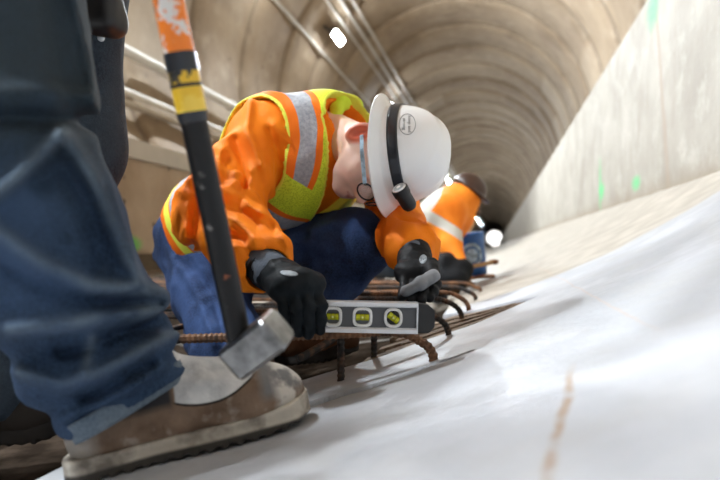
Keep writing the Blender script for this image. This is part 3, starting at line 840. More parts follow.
limbs = [chain([shR, elR, wrR], [.05, .042, .028]), chain([shL, elL, wrL], [.05, .042, .028]),
         chain([hipR, knR, anR], [.08, .055, .04]), chain([hipL, knL, anL], [.08, .055, .04])]
def bodyA(p):
    r = trunk(p)
    for l in limbs: r = smin(r, l(p), .03)
    r = smin(r, neck(p), .03)
    near = np.linalg.norm(p - C0, axis=1) < .26
    if near.any():
        h = np.full(len(p), 1.0); h[near] = HEAD(p[near]); r = smin(r, h, .02)
    return r
# head part is meshed finely, the rest coarsely, then both joined to one continuous mesh by using one fine grid near the head
def body_mesh(name, fn, lo, hi, h, mat, root, attrs=None):
    pos, q = nets(fn, lo, hi, h); at = {k: f(pos) for k, f in (attrs or {}).items()}
    return part_np(name, pos, q, mat, root, at)
pts = np.array([pel, nb_, shR, shL, elR, wrR, elL, wrL, knR, anR, knL, anL, C0])
def soft(f, a, b): return lambda p: np.clip((b - f(p)) / (b - a), 0, 1)
body_mesh('body', bodyA, pts.min(0) - .17, pts.max(0) + .17, .0034, M_skin, A_root,
          {'lip': soft(LIPS, -.001, .0015), 'ear': soft(ell(hd_(-.055, -.022, .080), [Uh, Fh, Wh], [.032, .026, .014]), -.004, .006), 'stub': soft(ell(hd_(-.115, .075, 0), [Uh, Fh, Wh], [.04, .035, .05]), -.004, .012)})
# hair below the hat
def hairf(p):
    r = ell(C0, [Uh, Fh, Wh], [.104, .101, .083])(p)
    q = p - C0; u = q @ Uh; f = q @ Fh; w = np.abs(q @ Wh)
    r = np.maximum(r, f - .0 - np.clip((u + .02) * 1.2, -.1, .2)); r = np.maximum(r, -(u + .085 - np.clip(-f, 0, .1) * .25))
    r = np.maximum(r, -(np.linalg.norm((p - hd_(-.055, -.022, .078)), axis=1) - .033)); r = np.maximum(r, -(np.linalg.norm((p - hd_(-.055, -.022, -.078)), axis=1) - .033))
    return r + (vn(p, 160) - .5) * .003
sdf_part('hair', hairf, [C0], .13, .004, M_hair, A_root)
# jacket ------------------------------------------------------------
armR = chain([shR, elR, wrR - nrm(wrR - elR) * .018], [.078, .072, .052], .04)
armL = chain([shL, elL, wrL - nrm(wrL - elL) * .01], [.066, .056, .050], .03)
hem = pel + T * -.015
torso = un([ell(pel + T * .04, [T, L, N], [.20, .185, .150]), ell(chest, [T, L, N], [.20, .20, .145]), cap(shR - L * -.02, shL, .075, .075),
            cap(nb_ - T * .03, nb_ + T * .012, .085, .075)], .09)
upA = nrm(elR - shR); foA = nrm(wrR - elR)
JF = [([(250, 100), (246, 130), (262, 165)], 5, .014), ([(262, 165), (275, 195)], 5, .010), ([(275, 125), (298, 150), (300, 175)], 6, .012),
      ([(236, 140), (246, 175), (240, 200)], 5, -.014), ([(268, 130), (280, 160)], 4, -.010), ([(214, 188), (240, 196), (262, 214)], 4, .013), ([(210, 200), (238, 209), (258, 226)], 3.5, -.014),
      ([(206, 212), (236, 220), (256, 240)], 4, .013), ([(208, 226), (236, 236), (252, 252)], 3.5, -.012), ([(215, 240), (240, 246), (262, 248)], 4, .010),
      ([(262, 208), (276, 222), (288, 246)], 4, .010), ([(222, 150), (214, 175), (205, 190)], 5, .012), ([(188, 205), (182, 240)], 5, .012), ([(196, 200), (194, 245)], 4, -.012)]
def jacket(p):
    a = armR(p); b = armL(p); t = torso(p)
    r = smin(smin(t, a, .035), b, .035)
    q = p - pel; al = q @ T
    r = np.maximum(r, -(al + .085))                                  # hem
    wt = np.clip((t - np.minimum(a, b)) / .05, .15, 1)
    r += wt * (np.maximum(folds(p, upA, 12, .35) * 2, -.3) * -.013 + folds(p, np.cross(upA, N), 20, .3, 3.3) * -.014 + folds(p, foA, 33, .4, 7.7) * -.007)
    # crumple at the elbow crook
    r -= sculpt(p, JF, 1.7)
    e = np.linalg.norm(p - elR, axis=1)
    r += np.exp(-(e / .09) ** 2) * np.sin((p @ upA) * 150 + vn(p, 18) * 5) * .006
    # open neck and cuffs
    r = np.maximum(r, -cap(nb_ + T * .02, nb_ + T * .14, .066, .085)(p))
    r = np.maximum(r, -cap(wrR - foA * .03, wrR + foA * .1, .034, .05)(p))
    return r
jp = np.array([pel - T * .15, nb_, shR, shL, elR, wrR, elL, wrL])
sdf_part('jacket', jacket, jp, .2, .0052, M_orange, A_root)
# vest --------------------------------------------------------------
armcut = un([cap(shR - L * .045 - N * -.01, shR - L * .25, .10, .16), cap(shR, elR, .092, .09)], .02)
armcutL = un([cap(shL + L * .0, shL + L * .25, .105, .17), cap(shL, elL, .10, .09)], .02)
neckcut = cap(nb_ + T * .0 + N * .0, nb_ + T * .2 + N * .05, .085, .12)
cen = chest
def vcut(p):
    q = p - chest; al = q @ T; la = q @ L; nn = q @ N
    vneck = np.where(nn > 0, .045 + (al + .02) * .42 - np.abs(la), -1)    # V opening down the front
    return np.minimum(np.minimum(armcut(p), armcutL(p)), -np.maximum(vneck, -1) + 0)
def edgef(p):
    q = p - chest; al = q @ T; la = q @ L; nn = q @ N
    v = np.where(nn > 0.0, np.abs(la) - np.maximum(.0 + (al + .02) * .42, -.0), 1)
    return np.minimum(np.minimum(np.minimum(armcut(p), armcutL(p)), neckcut(p)), v)
def vest(p):
    t = torso(p) - .019
    t += folds(p, T, 11, .4, 1.7) * -.016 + (vn(p, 22) - .5) * .006
    q = p - pel; al = q @ T
    r = np.maximum(t, -edgef(p)); r = np.maximum(r, -(al + .0))
    inner = torso(p) + .004
    return np.maximum(r, -inner - .0)
sdf_part('safety_vest', vest, [pel, nb_, shR, shL, chest], .24, .005, M_vest, A_root,
         {'lat': lambda p: (p - chest) @ L, 'along': lambda p: (p - chest) @ T + .12, 'edge': lambda p: np.minimum(armcut(p), armcutL(p)), 'edge2': edgef})
cr = [nb_ - N * .03 + L * -.02 + T * .04, nb_ - N * .085 + T * .05 + L * .02, nb_ - N * .085 + T * .045 + L * .08, nb_ - N * .04 + T * .03 + L * .11]
sdf_part('vest_collar', lambda p: chain(cr, [.012, .020, .020, .012], .02)(p) + folds(p, L, 30, .4) * -.01, cr, .05, .004, M_lime, A_root)
# trousers ----------------------------------------------------------
leg1 = chain([hipL, hipL + (knL - hipL) * .5, knL, knL + (anL - knL) * .5, anL], [.115, .100, .082, .072, .066], .04)
leg2 = chain([hipR, hipR + (knR - hipR) * .5, knR, knR + (anR - knR) * .5, anR], [.115, .098, .082, .072, .066], .04)
def trous(p):
    r = smin(ell(pel - T * .05, [T, L, N], [.15, .17, .14])(p), leg1(p), .05)
    r = smin(r, leg2(p), .04)
    r += folds(p, nrm(knR - hipR), 13, .35) * -.018 + folds(p, L, 22, .3, 2.2) * -.008
    r -= sculpt(p, [([(175, 258), (200, 300), (214, 345)], 4, .010), ([(190, 262), (214, 300), (226, 340)], 4, -.012), ([(208, 268), (232, 300)], 5, .010), ([(285, 235), (330, 225)], 5, .008), ([(300, 250), (345, 262)], 6, -.008)], 1.9)
    z = arc_z(p[:, 0]) + .0
    return np.maximum(r, z - p[:, 2] + .004)
sdf_part('trousers', trous, [pel, knL, anL, hipR, knR, anR], .16, .006, M_jeansA, A_root)
# boots
def boot(prefix, heel, toe, up, root, mu, ms, ankle, scale=1.0, h=.004, dirt_shade=None):
    fx = nrm(toe - heel); up = nrm(up - fx * (up @ fx)); sx = np.cross(fx, up); Lb_ = np.linalg.norm(toe - heel)
    def B(s, l, hh): return heel + fx * s * Lb_ + sx * l + up * hh
    w = .052 * scale
    upper = un([ell(B(.84, 0, .045), [fx, sx, up], [.055 * scale, w * .98, .042]), ell(B(.70, 0, .055), [fx, sx, up], [.075, w, .045]), ell(B(.45, 0, .06), [fx, sx, up], [.09, w * .85, .055]),
        ell(B(.13, 0, .055), [fx, sx, up], [.045, w * .78, .06]), cap(B(.25, 0, .08), ankle, .05, .056), cap(B(.38, 0, .10), B(.62, 0, .075), .036, .034)], .04)
    def uf(p):
        r = upper(p); hh = (p - heel) @ up
        return np.maximum(r + (vn(p, 45) - .5) * .004, -(hh - .022))
    def sole(p):
        q = p - heel; s = q @ fx / Lb_; l = q @ sx; hh = q @ up
        wd = w * (0.92 + .16 * np.clip((s - .35) / .35, 0, 1) - .10 * np.exp(-((s - .35) / .15) ** 2))
        e0 = np.maximum(np.maximum(s - .90, -(s - .08)), 0) * Lb_
        d = np.sqrt(e0 ** 2 + 0) ; r2 = np.sqrt(np.maximum(l, 0) ** 2 * 0 + (np.abs(l)) ** 2 + (e0 * (wd / np.where(s > .5, .10 * Lb_ + .012, .10 * Lb_ + .004))) ** 2) - wd
        rise = .012 * np.clip((s - .75) / .25, 0, 1) ** 2
        v = np.abs(hh - .016 - rise) - .016
        lug = .0035 * (np.sin(q @ fx * 300) > 0) * (hh < .012)
        lug2 = 0
        return np.maximum(r2 + .0015 * (np.abs(hh - .019) < .002), v + lug + lug2)
    pp = [B(-.05, -.06, 0), B(1.08, .06, .13), ankle]
    u_ = sdf_part('boot_upper', uf, pp, .10, h, mu, root, {'s': lambda p: (p - heel) @ fx / Lb_, 'h': lambda p: (p - heel) @ up, 'l': lambda p: (p - heel) @ sx})
    sdf_part('boot_sole', sole, pp, .10, h, ms, root)
    return B, fx, sx, up
M_bootA = simple('brown_work_leather', (.10, .045, .022), .6, var=.3, sc=12, bump=.4, bsc=50)
M_soleA = simple('dark_sole_rubber', (.025, .022, .02), .7)
z0 = slabz(-.5)
hl = P(283, 352, 1.50); tl = P(352, 352, 1.40); hl[2] = slabz(hl[0]) - .045 + .04; tl[2] = slabz(tl[0]) + .0
boot('front', hl, tl, np.array([0, 0, 1.0]), A_root, M_bootA, M_soleA, anL)
hr_ = P(205, 338, 1.84); tr_ = P(205, 338, 1.84) + np.array([.02, -.12, -.0]); 
hr_[2] = slabz(hr_[0]) + .16; tr_ = hr_ + nrm(np.array([.10, -.10, -.55])) * .26
tr_ = hr_ + np.array([.06, -.10, -.13]) * 1.4; 
boot('rear', hr_, tr_, np.array([-.5, .6, -.2]) * -1 + np.array([0, 0, .5]), A_root, M_bootA, M_soleA, anR + np.array([0, 0, 0]), h=.006)
# gloves (hands)
def glove(name, wr, kn, mid, tip, thumb, root, mat, rs=(.0100, .0102, .0100, .0092), k=.006, palm_r=.0165, cuffdir=None, h=.0022):
    fs = []
    palm = un([cap(wr, kk, .027, palm_r) for kk in kn] + [cap(kn[i], kn[i + 1], palm_r * .92, palm_r * .92) for i in range(3)], .02)
    fingers = []
    for i in range(4):
        a, b, c = kn[i], mid[i], tip[i]; m2 = b + (c - b) * .55
        fingers.append(chain([a, b, m2, c], [rs[i] * 1.08, rs[i] * 1.03, rs[i] * .97, rs[i] * .88], .006))
    th = chain(thumb, [.018, .0145, .0125, .0105][:len(thumb)], .008)
    def f(p):
        fg = fingers[0](p)
        for g in fingers[1:]: fg = np.minimum(fg, g(p))
        r = smin(palm(p), fg, k); r = smin(r, th(p), .006)
        return r + (vn(p, 90) - .5) * .0022 + (ridge(p, 38, 4) - .5) * -.0022
    return sdf_part(name, f, list(kn) + list(mid) + list(tip) + [wr] + list(thumb), .035, h, mat, root), f
kn = [P(314, 284, .975), P(303, 281, .962), P(291, 284, .958), P(280, 290, .965)]
mi = [P(321, 306, .958), P(309, 307, .948), P(297, 308, .946), P(285, 309, .955)]
ti = [P(320, 330, .972), P(309, 335, .968), P(298, 333, .966), P(288, 327, .970)]
thm = [P(283, 287, 1.01), P(300, 294, 1.045), P(313, 302, 1.045)]
g1, gf = glove('glove', P(267, 269, 1.03), kn, mi, ti, thm, A_root, M_glove)
mb = MB(); kd = nrm(P(280, 277, 1.0) - wrR)
sdf_part('glove_cuff', lambda p: np.maximum(cap(wrR - foA * .02, P(272, 272, 1.015), .036, .036)(p), -cap(wrR - foA * .06, wrR + foA * .0, .030, .028)(p)) + (np.sin((p @ kd) * 900) * .0006), [wrR], .08, .0025, M_cuff, A_root)
# print on the back of the glove
def on_surface(fn, c, ray, d=.0012):
    p = np.array(c, float)
    for _ in range(40): p = p + ray * fn(p[None])[0] * .8
    return p - ray * d
def patch(name, fn, u0, v0, uw, vw, d, mat, root, ang=0, nu=10, nv=8, lift=.0014):
    mb = MB(); vs = []
    for i in range(nu):
        for j in range(nv):
            a = (i / (nu - 1) - .5) * 2; b = (j / (nv - 1) - .5) * 2
            ra = a * math.sqrt(1 - b * b / 2); rb = b * math.sqrt(1 - a * a / 2)
            x = ra * uw * math.cos(ang) - rb * vw * math.sin(ang); y = ra * uw * math.sin(ang) + rb * vw * math.cos(ang)
            c = P(u0 + x, v0 + y, d); ray = nrm(c - CAM)
            vs.append(on_surface(fn, c, ray, lift))
    mb.add(vs, [(i * nv + j, (i + 1) * nv + j, (i + 1) * nv + j + 1, i * nv + j + 1) for i in range(nu - 1) for j in range(nv - 1)])
    o = mb.build(name, mat, root, smooth=True); s = o.modifiers.new('s', 'SOLIDIFY'); s.thickness = .001; return o
patch('glove_print', gf, 289, 273, 9, 2.6, .90, M_paleprint, A_root, .12)
kn2 = [P(430, 272, 1.14), P(421, 275, 1.125), P(412, 275, 1.12), P(404, 272, 1.13)]
mi2 = [P(436, 284, 1.10), P(426, 288, 1.085), P(415, 290, 1.08), P(405, 287, 1.09)]
ti2 = [P(430, 298, 1.06), P(421, 300, 1.05), P(411, 300, 1.05), P(402, 297, 1.06)]
th2 = [P(430, 266, 1.12), P(433, 276, 1.075), P(420, 284, 1.058), P(406, 291, 1.05)]
g2, gf2 = glove('glove', P(414, 254, 1.21), kn2, mi2, ti2, [th2[0], th2[0] + (th2[1] - th2[0]) * .4, th2[1]], A_root, M_gloveblack)
sdf_part('grey_thumb', lambda p: chain(th2, [.013, .0125, .0125, .0105], .006)(p) + (vn(p, 90) - .5) * .003, th2, .03, .0022, M_greyrub, g2)
sdf_part('glove_cuff', lambda p: cap(wrL - nrm(wrL - elL) * .02, P(414, 256, 1.20), .036, .036)(p), [wrL], .09, .003, M_cuff, A_root)
patch('glove_print', gf2, 423, 259, 3.6, 4.6, 1.0, M_paleprint, A_root, .3)
# hard hat ----------------------------------------------------------
HC = C0 + Uh * .004
def hat_pt(a, s, thick=0.0):
    """a: angle round the crown, s: 0 brim edge .. 1 crown top"""
    ca, sa = math.cos(a), math.sin(a)
    if s < .28:
        k = s / .28
        rf = .150 + (.120 - .150) * k; rw = .140 + (.107 - .140) * k
        h = -.012 + .014 * k ** 1.2 + (-.006 * max(ca, 0) * (1 - k))
    else:
        k = (s - .28) / .72; ph = k * PI / 2
        e = math.cos(ph) ** .80
        rf = .120 * e * (1 - .04 * k); rw = .107 * e * (1 - .05 * k); h = .002 + .130 * math.sin(ph) ** .95
    p = HC + Fh * ca * (rf + thick) + Wh * sa * (rw + thick) + Uh * (h + thick * (.3 if s < .28 else 1))
    if s >= .28:
        k = (s - .28) / .72
        x = sa * rw; w = math.exp(-(x / .016) ** 2) * min(1, k * 3)          # centre ridge
        w2 = math.exp(-((abs(x) - .050) / .010) ** 2) * min(1, max(0, k - .25) * 4) * (1 if k < .98 else 0)
        p = p + (Uh * .8 + Fh * ca * .3) * (w * .007) + (Uh * .6 + Wh * math.copysign(.5, x)) * (w2 * .005)
    return p
def build_hat(root, mat):
    mb = MB(); NU, NV = 96, 44
    mb.grid(lambda i, j: hat_pt(i * 2 * PI, j * .9995), NU, NV, closeu=True)
    o = mb.build('hard_hat', mat, root, smooth=True)
    s = o.modifiers.new('solid', 'SOLIDIFY'); s.thickness = .003; s.offset = 0
    return o
hat = build_hat(A_root, M_hat)
mb = MB()      # elastic head strap
def strap(i, j):
    a = i * 2 * PI; s = .315 + .082 * j + .02 * math.cos(a)
    return hat_pt(a, s, .004)
mb.grid(strap, 96, 6, closeu=True); st = mb.build('head_strap', M_blackshine, hat, smooth=True)
so = st.modifiers.new('solid', 'SOLIDIFY'); so.thickness = .002
# head lamp
lc = P(399, 188, 1.175); le = P(411, 208, 1.20); la = nrm(lc - le); 
mb = MB(); L0 = np.linalg.norm(lc - le)
mb.tube([le, le + la * .006, le + la * .012, lc - la * .020, lc - la * .016, lc - la * .002, lc], [.012, .0155, .0165, .0165, .0185, .0185, .017], 24, 0)
mb.tube([lc - la * .0005, lc + la * .002], [.0165, .0150], 24, 1); mb.tube([lc + la * .0015, lc + la * .003], [.012, .0115], 24, 2); mb.tube([lc + la * .0025, lc + la * .0036], [.005, .0045], 16, 3)
M_lensglass = simple('lamp_lens', (.55, .60, .62), .12, .3, var=.02, bump=0)
mb.build('head_lamp', [M_black, M_alu, M_lensglass, simple('led_white', (.9, .9, .88), .3, var=0)], hat, auto=True)
mb = MB(); bm_ = lc - la * .02 ; tgt = hat_pt(.12, .36, .004)
mb.tube([bm_, (bm_ + tgt) / 2 + Uh * .01, tgt], .007, 10); mb.build('lamp_mount', M_black, hat, auto=True)
# emblem: oval ring with two lines of writing on the side of the hat
def hat_sdf_point(u, v, lift=.0014):
    """point on the hat's outer surface under an image point (surface search over the hat's own parameters)"""
    best = None
    tgt_dir = nrm(P(u, v, 1) - CAM)
    return tgt_dir
from mathutils.bvhtree import BVHTree
_vs = [tuple(hat_pt(i / 96 * 2 * PI, j / 43 * .9995, .0016)) for i in range(96) for j in range(44)]
_fs = [(i * 44 + j, ((i + 1) % 96) * 44 + j, ((i + 1) % 96) * 44 + j + 1, i * 44 + j + 1) for i in range(96) for j in range(43)]
HB = BVHTree.FromPolygons(_vs, _fs)
def hat_hit(u, v, lift=.0006):
    d = nrm(P(u, v, 1) - CAM); h = HB.ray_cast(Vector(CAM), Vector(d))
    p = np.array(h[0]); return p - d * lift
M_ink = simple('dark_ink', (.06, .06, .07), .5, var=0, bump=0)
EU, EV = 407.3, 124.2
mb = MB(); pts = [hat_hit(EU + 8.2 * math.cos(a), EV + 10.3 * math.sin(a) + .0) for a in np.linspace(0, 2 * PI, 40)]
mb.tube(pts, .00055, 5); mb.build('emblem_ring', M_ink, hat)
def hat_text(body, u0, v0, size, rotdeg):
    cu = bpy.data.curves.new('t', 'FONT'); cu.body = body; cu.size = size; cu.align_x = 'CENTER'; cu.align_y = 'CENTER'; cu.resolution_u = 2; cu.offset = .25 * 0.02 * size
    to = bpy.data.objects.new('t', cu); COL.objects.link(to); bpy.context.view_layer.update()
    me = bpy.data.meshes.new_from_object(to.evaluated_get(bpy.context.evaluated_depsgraph_get()))
    COL.objects.unlink(to); bpy.data.objects.remove(to)
    a = math.radians(rotdeg); off = wloc(hat)
    for v in me.vertices:
        x, y = v.co.x, v.co.y
        uu = u0 + x * math.cos(a) + y * math.sin(a) * -1 * -1 * 1; vv = v0 + x * math.sin(a) - y * math.cos(a)
        uu = u0 + x * math.cos(a) + y * math.sin(a)
        v.co = Vector(hat_hit(uu, vv) - off)
    o = link_mesh('emblem_text', me, M_ink, hat, False); return o
hat_text('keep and', 409.6, 124, 4.6, 90)
hat_text('strong', 404.2, 124, 4.6, 90)
# glasses
mb = MB()
for s in (1, -1):
    c = hd_(-.044, .108, s * .031)
    mb.tube([c + Uh * math.sin(a) * .019 + nrm(Wh * s * 1.0 - Fh * .35) * math.cos(a) * .026 for a in np.linspace(0, 2 * PI, 30)], .0022, 8)
mb.tube([hd_(-.038, .113, .008), hd_(-.036, .115, 0), hd_(-.038, .113, -.008)], .0022, 8)
M_frame = simple('black_frame', (.012, .012, .014), .3)
gl = mb.build('safety_glasses', M_frame, A_root, smooth=True)
for s in (1, -1):
    mb = MB()
    a = hd_(-.038, .102, s * .058); b = hd_(-.042, .03, s * .084); c = hd_(-.045, -.01, s * .085)
    for p0, p1 in ((a, b), (b, c)):
        m = (p0 + p1) / 2; ax = nrm(p1 - p0); mb.box(m, [ax, nrm(Uh - ax * (Uh @ ax)), np.cross(ax, Uh)], [np.linalg.norm(p1 - p0) / 2, .0045, .0018], bev=.0008)
    mb.build('temple', simple('pale_blue_plastic', (.45, .68, .85), .3, var=.25, sc=80), gl)
M_glass = NT('clear_lens'); M_glass = M_glass.fin((.9, .95, .95), .05, 0, Alpha=.18)
mb = MB()
for s in (1, -1):
    c = hd_(-.044, .108, s * .031); e1 = nrm(Wh * s - Fh * .35)
    vs = [c] + [c + Uh * math.sin(a) * .018 + e1 * math.cos(a) * .025 for a in np.linspace(0, 2 * PI, 25)[:-1]]
    mb.add(vs, [(0, i + 1, (i + 1) % 24 + 1) for i in range(24)])
o = mb.build('lens', M_glass, gl, smooth=True); s = o.modifiers.new('s', 'SOLIDIFY'); s.thickness = .0015
M_eyewhite = simple('eye_white', (.75, .72, .70), .2, var=0, bump=0)
for s in (1, -1):
    mb = MB()
    c = hd_(-.045, .0785, s * .031)
    for (r, o_, mi_) in ((.0124, .0, 0),):
        mb.grid(lambda i, j: c + .0128 * (nrm(Fh + Wh * .15 * s) * math.cos(j * .6) + (Uh * math.cos(i * 2 * PI) + Wh * math.sin(i * 2 * PI)) * math.sin(j * .6)), 20, 5, 0, closeu=True)
        mb.grid(lambda i, j: c + .0131 * (nrm(Fh + Wh * .1 * s) * math.cos(j * .38) + (Uh * math.cos(i * 2 * PI) + Wh * math.sin(i * 2 * PI)) * math.sin(j * .38)), 20, 4, 1, closeu=True)
    mb.build('eye', [M_eyewhite, simple('dark_iris', (.03, .018, .012), .2, var=0, bump=0)], A_root, smooth=True)

# ------------------------------------------------------------------ standing worker at the left (legs fill the left side)
def PZ(u, d, zoff):
    p = P(u, 300, d); p[2] = slabz(p[0]) + zoff; return p
heel = PZ(76, .775, -.004); toe = PZ(304, .86, .0)
B_root = empty('person', PZ(150, .8, 0), 'standing person seen from the thighs down in dirty blue jeans and scuffed boots', 'person')
ank = P(112, 385, .80)
kneeF = P(6, 128, .66); hipF = P(10, -230, .80)
calf = P(48, 255, .70)
kneeR = P(74, 150, 1.04); hipRr = P(74, -200, .98); ankR = P(-5, 385, .98)
pelB = (hipF + hipRr) / 2 + np.array([0, 0, .06])
thF = chain([hipF, P(-8, -60, .70), kneeF], [.10, .088, .080], .05)
shF = chain([kneeF + UPV * -.02, calf, P(92, 345, .775), P(122, 385, .80)], [.080, .082, .083, .086], .05)
kax = nrm(ank - kneeF)
BF = [([(-30, 215), (20, 175), (62, 132)], 9, .030), ([(62, 132), (90, 175), (118, 235), (140, 280)], 9, .020), ([(40, 178), (62, 165), (88, 205), (100, 260)], 14, -.022),
      ([(-20, 120), (30, 118), (92, 122)], 9, -.024), ([(-20, 95), (40, 90), (88, 98)], 9, .012), ([(72, -10), (88, 60), (96, 112)], 6, .012), ([(50, -10), (62, 60), (70, 100)], 9, -.010),
      ([(-10, 225), (40, 262), (90, 285), (168, 292)], 9, .020), ([(-10, 258), (60, 300), (160, 305)], 6, -.012),
      ([(10, 330), (80, 322), (176, 305)], 10, .020), ([(60, 353), (85, 350), (120, 332), (172, 322)], 7, -.022),
      ([(20, 372), (60, 385), (100, 372), (180, 330)], 8, .020), ([(84, 396), (100, 390), (150, 362)], 6, -.016), ([(60, 420), (110, 400), (165, 368)], 6, .014), ([(92, 340), (84, 372)], 7, .016)]
def jeansF(p):
    r = smin(thF(p), shF(p), .04)
    t = (p - kneeF) @ kax; Lk = np.linalg.norm(ank - kneeF)
    low = np.clip((t - Lk * .50) / (Lk * .3), 0, 1)
    q = p - kneeF
    # stacked folds above the boot
    ph = t * 80 + vn(p, 8) * 6.5 + vn(p, 4, 3) * 5
    r += low * (np.sin(ph) * .006 + (ridge(p, 10, 2) - .5) * -.012)
    # knee creases
    up_ = (1 - low)
    w = folds(p, V(.75, .55, 0), 7.5, .35, 2.1)
    r += up_ * w * -.030 + (vn(p, 16) - .5) * .006
    r -= sculpt(p, BF, .80)
    # sharp crease running from the knee's front to the shin
    cut = (p - P(128, 392, .80)) @ nrm(P(165, 480, .80) - P(112, 350, .80) - FWD * .0)
    ax = nrm(V(.50, -.86, .0)); 
    r = np.maximum(r, ((p - P(131, 405, .79)) @ ax))
    # hollow at the cuff
    return r
sdf_part('jeans', jeansF, [hipF, kneeF, calf, ank, P(140, 400, .80)], .14, .0055, M_jeans, B_root, {'lit_wear': lambda p: np.clip(sculpt(p, [(a, w * .75, 1.0) for a, w, h in BF if h > .015], .80), 0, 1)})
# rolled, paler cuff hem
axc = nrm(V(.50, -.86, .0)); cc = P(131, 401, .79)
def cuff(p):
    r = shF(p) - .004; t = (p - cc) @ axc
    r += np.sin(t * 85 + vn(p, 9) * 5) * .004 + (ridge(p, 12, 2) - .5) * -.012
    sh = np.maximum(r, -(r + .012))
    return np.maximum(np.maximum(sh, t - .012), -t - .016)
sdf_part('cuff_hem', cuff, [cc], .16, .004, denim('faded_denim_hem', (.06, .09, .13), (.16, .20, .24)), B_root)
thR = chain([hipRr, kneeR, P(52, 300, 1.02), ankR], [.10, .075, .075, .080], .05)
def jeansR(p):
    r = thR(p) + folds(p, V(.3, .9, 0), 8, .35, 4.1) * -.022 + (vn(p, 16) - .5) * .006
    r = smin(r, ell(pelB, [RGT, UPV, FWD], [.18, .14, .13])(p), .05)
    z = arc_z(p[:, 0]) + .05
    return np.maximum(r, z - p[:, 2])
sdf_part('jeans', jeansR, [hipRr, kneeR, ankR, pelB, hipF], .16, .007, M_jeansdark, B_root)  # rear leg: darker copy of the same denim, shade put into its colour
# scuffed boot
def boot_mat():
    t = NT('scuffed_boot_leather'); s = t.attr('s'); h = t.attr('h'); l = t.attr('l')
    n = t.noise(14, 5)
    c = t.mix(t.step(n, .35, .65), (.12, .078, .052), (.25, .175, .125))
    c = t.mix(t.step(t.noise(38, 4), .55, .7, 0, .6), c, (.42, .38, .34))
    # grey vamp overlay on the instep
    ns = t.math('ADD', s, t.math('MULTIPLY', t.math('SUBTRACT', n, .5), .05))
    lim = t.math('SUBTRACT', h, t.math('ADD', .065, t.math('MULTIPLY', t.math('POWER', t.math('ABSOLUTE', t.math('SUBTRACT', ns, .60)), 2.0), .55)))
    vamp = t.math('MULTIPLY', t.step(lim, -.0008, .0008), t.math('MULTIPLY', t.step(ns, .46, .47), t.step(ns, .80, .79)))
    grey = t.mix(t.step(t.noise(30, 5), .35, .65), (.42, .44, .46), (.68, .69, .69))
    seam = t.math('MULTIPLY', t.step(t.math('ABSOLUTE', lim), .0010, .0022, 1, 0), t.math('MULTIPLY', t.step(ns, .45, .47), t.step(ns, .82, .78)))
    c = t.mix(vamp, c, grey)
    toe_ = t.math('MULTIPLY', t.step(ns, .80, .84), t.step(h, .045, .06))
    c = t.mix(t.math('MULTIPLY', toe_, .85), c, (.16, .165, .17))
    tipp = t.math('MULTIPLY', t.step(ns, .86, .90), t.step(t.noise(22, 4), .42, .52))
    c = t.mix(tipp, c, (.50, .47, .43))
    c = t.mix(t.math('MULTIPLY', t.step(s, .46, .44), t.step(h, .068, .08)), c, (.030, .030, .033))
    c = t.mix(t.step(s, .16, .10, 0, .7), c, (.30, .29, .27))
    c = t.mix(seam, c, (.02, .018, .016))
    t.bump(t.math('ADD', t.math('MULTIPLY', t.noise(22, 5), 2.5), t.noise(160, 3)), .5, .003)
    return t.fin(c, .62)
t = NT('pale_dusty_sole'); c = t.mix(t.step(t.noise(18, 5), .40, .58), (.16, .14, .12), (.46, .42, .36))
c = t.mix(t.step(t.attr('hh'), .012, .016), (.05, .045, .04), c); t.bump(t.noise(70, 4), .5, .003); M_sole = t.fin(c, .75)
upn = nrm(np.array([-(toe[2] - heel[2]), 0, toe[0] - heel[0]]) + np.array([0, 0, 0]))
Bf, fx, sx, ub = boot('near', heel, toe, upn, B_root, boot_mat(), M_sole, P(128, 372, .80), 1.12, .0038)
for o in B_root.children:
    if o.name.startswith('boot_sole'):
        co = np.empty(len(o.data.vertices) * 3, np.float32); o.data.vertices.foreach_get('co', co); co = co.reshape(-1, 3) + wloc(B_root)
        a = o.data.attributes.new('hh', 'FLOAT', 'POINT'); a.data.foreach_set('value', ((co - heel) @ ub).astype(np.float32))
mb = MB(); e = Bf(.405, -.040, .112); mb.tube([e, e + (CAM - e) * .006], [.006, .004], 14); mb.build('eyelet', M_alu, B_root, auto=True)
mb = MB()   # lace and eyelet
e = Bf(.40, -.045, .105)
mb.tube([Bf(.28, -.055, .075), Bf(.36, -.056, .070), Bf(.42, -.052, .062)], .0028, 8); mb.build('lace', simple('dark_red_lace', (.20, .10, .085), .7), B_root, smooth=True)
heel2 = PZ(-60, .98, 0); toe2 = PZ(70, 1.0, 0)
boot('far', heel2, toe2, np.array([-.2, 0, 1.0]), B_root, simple('dark_leather', (.03, .024, .02), .6), M_soleA, ankR, 1.0, .006)
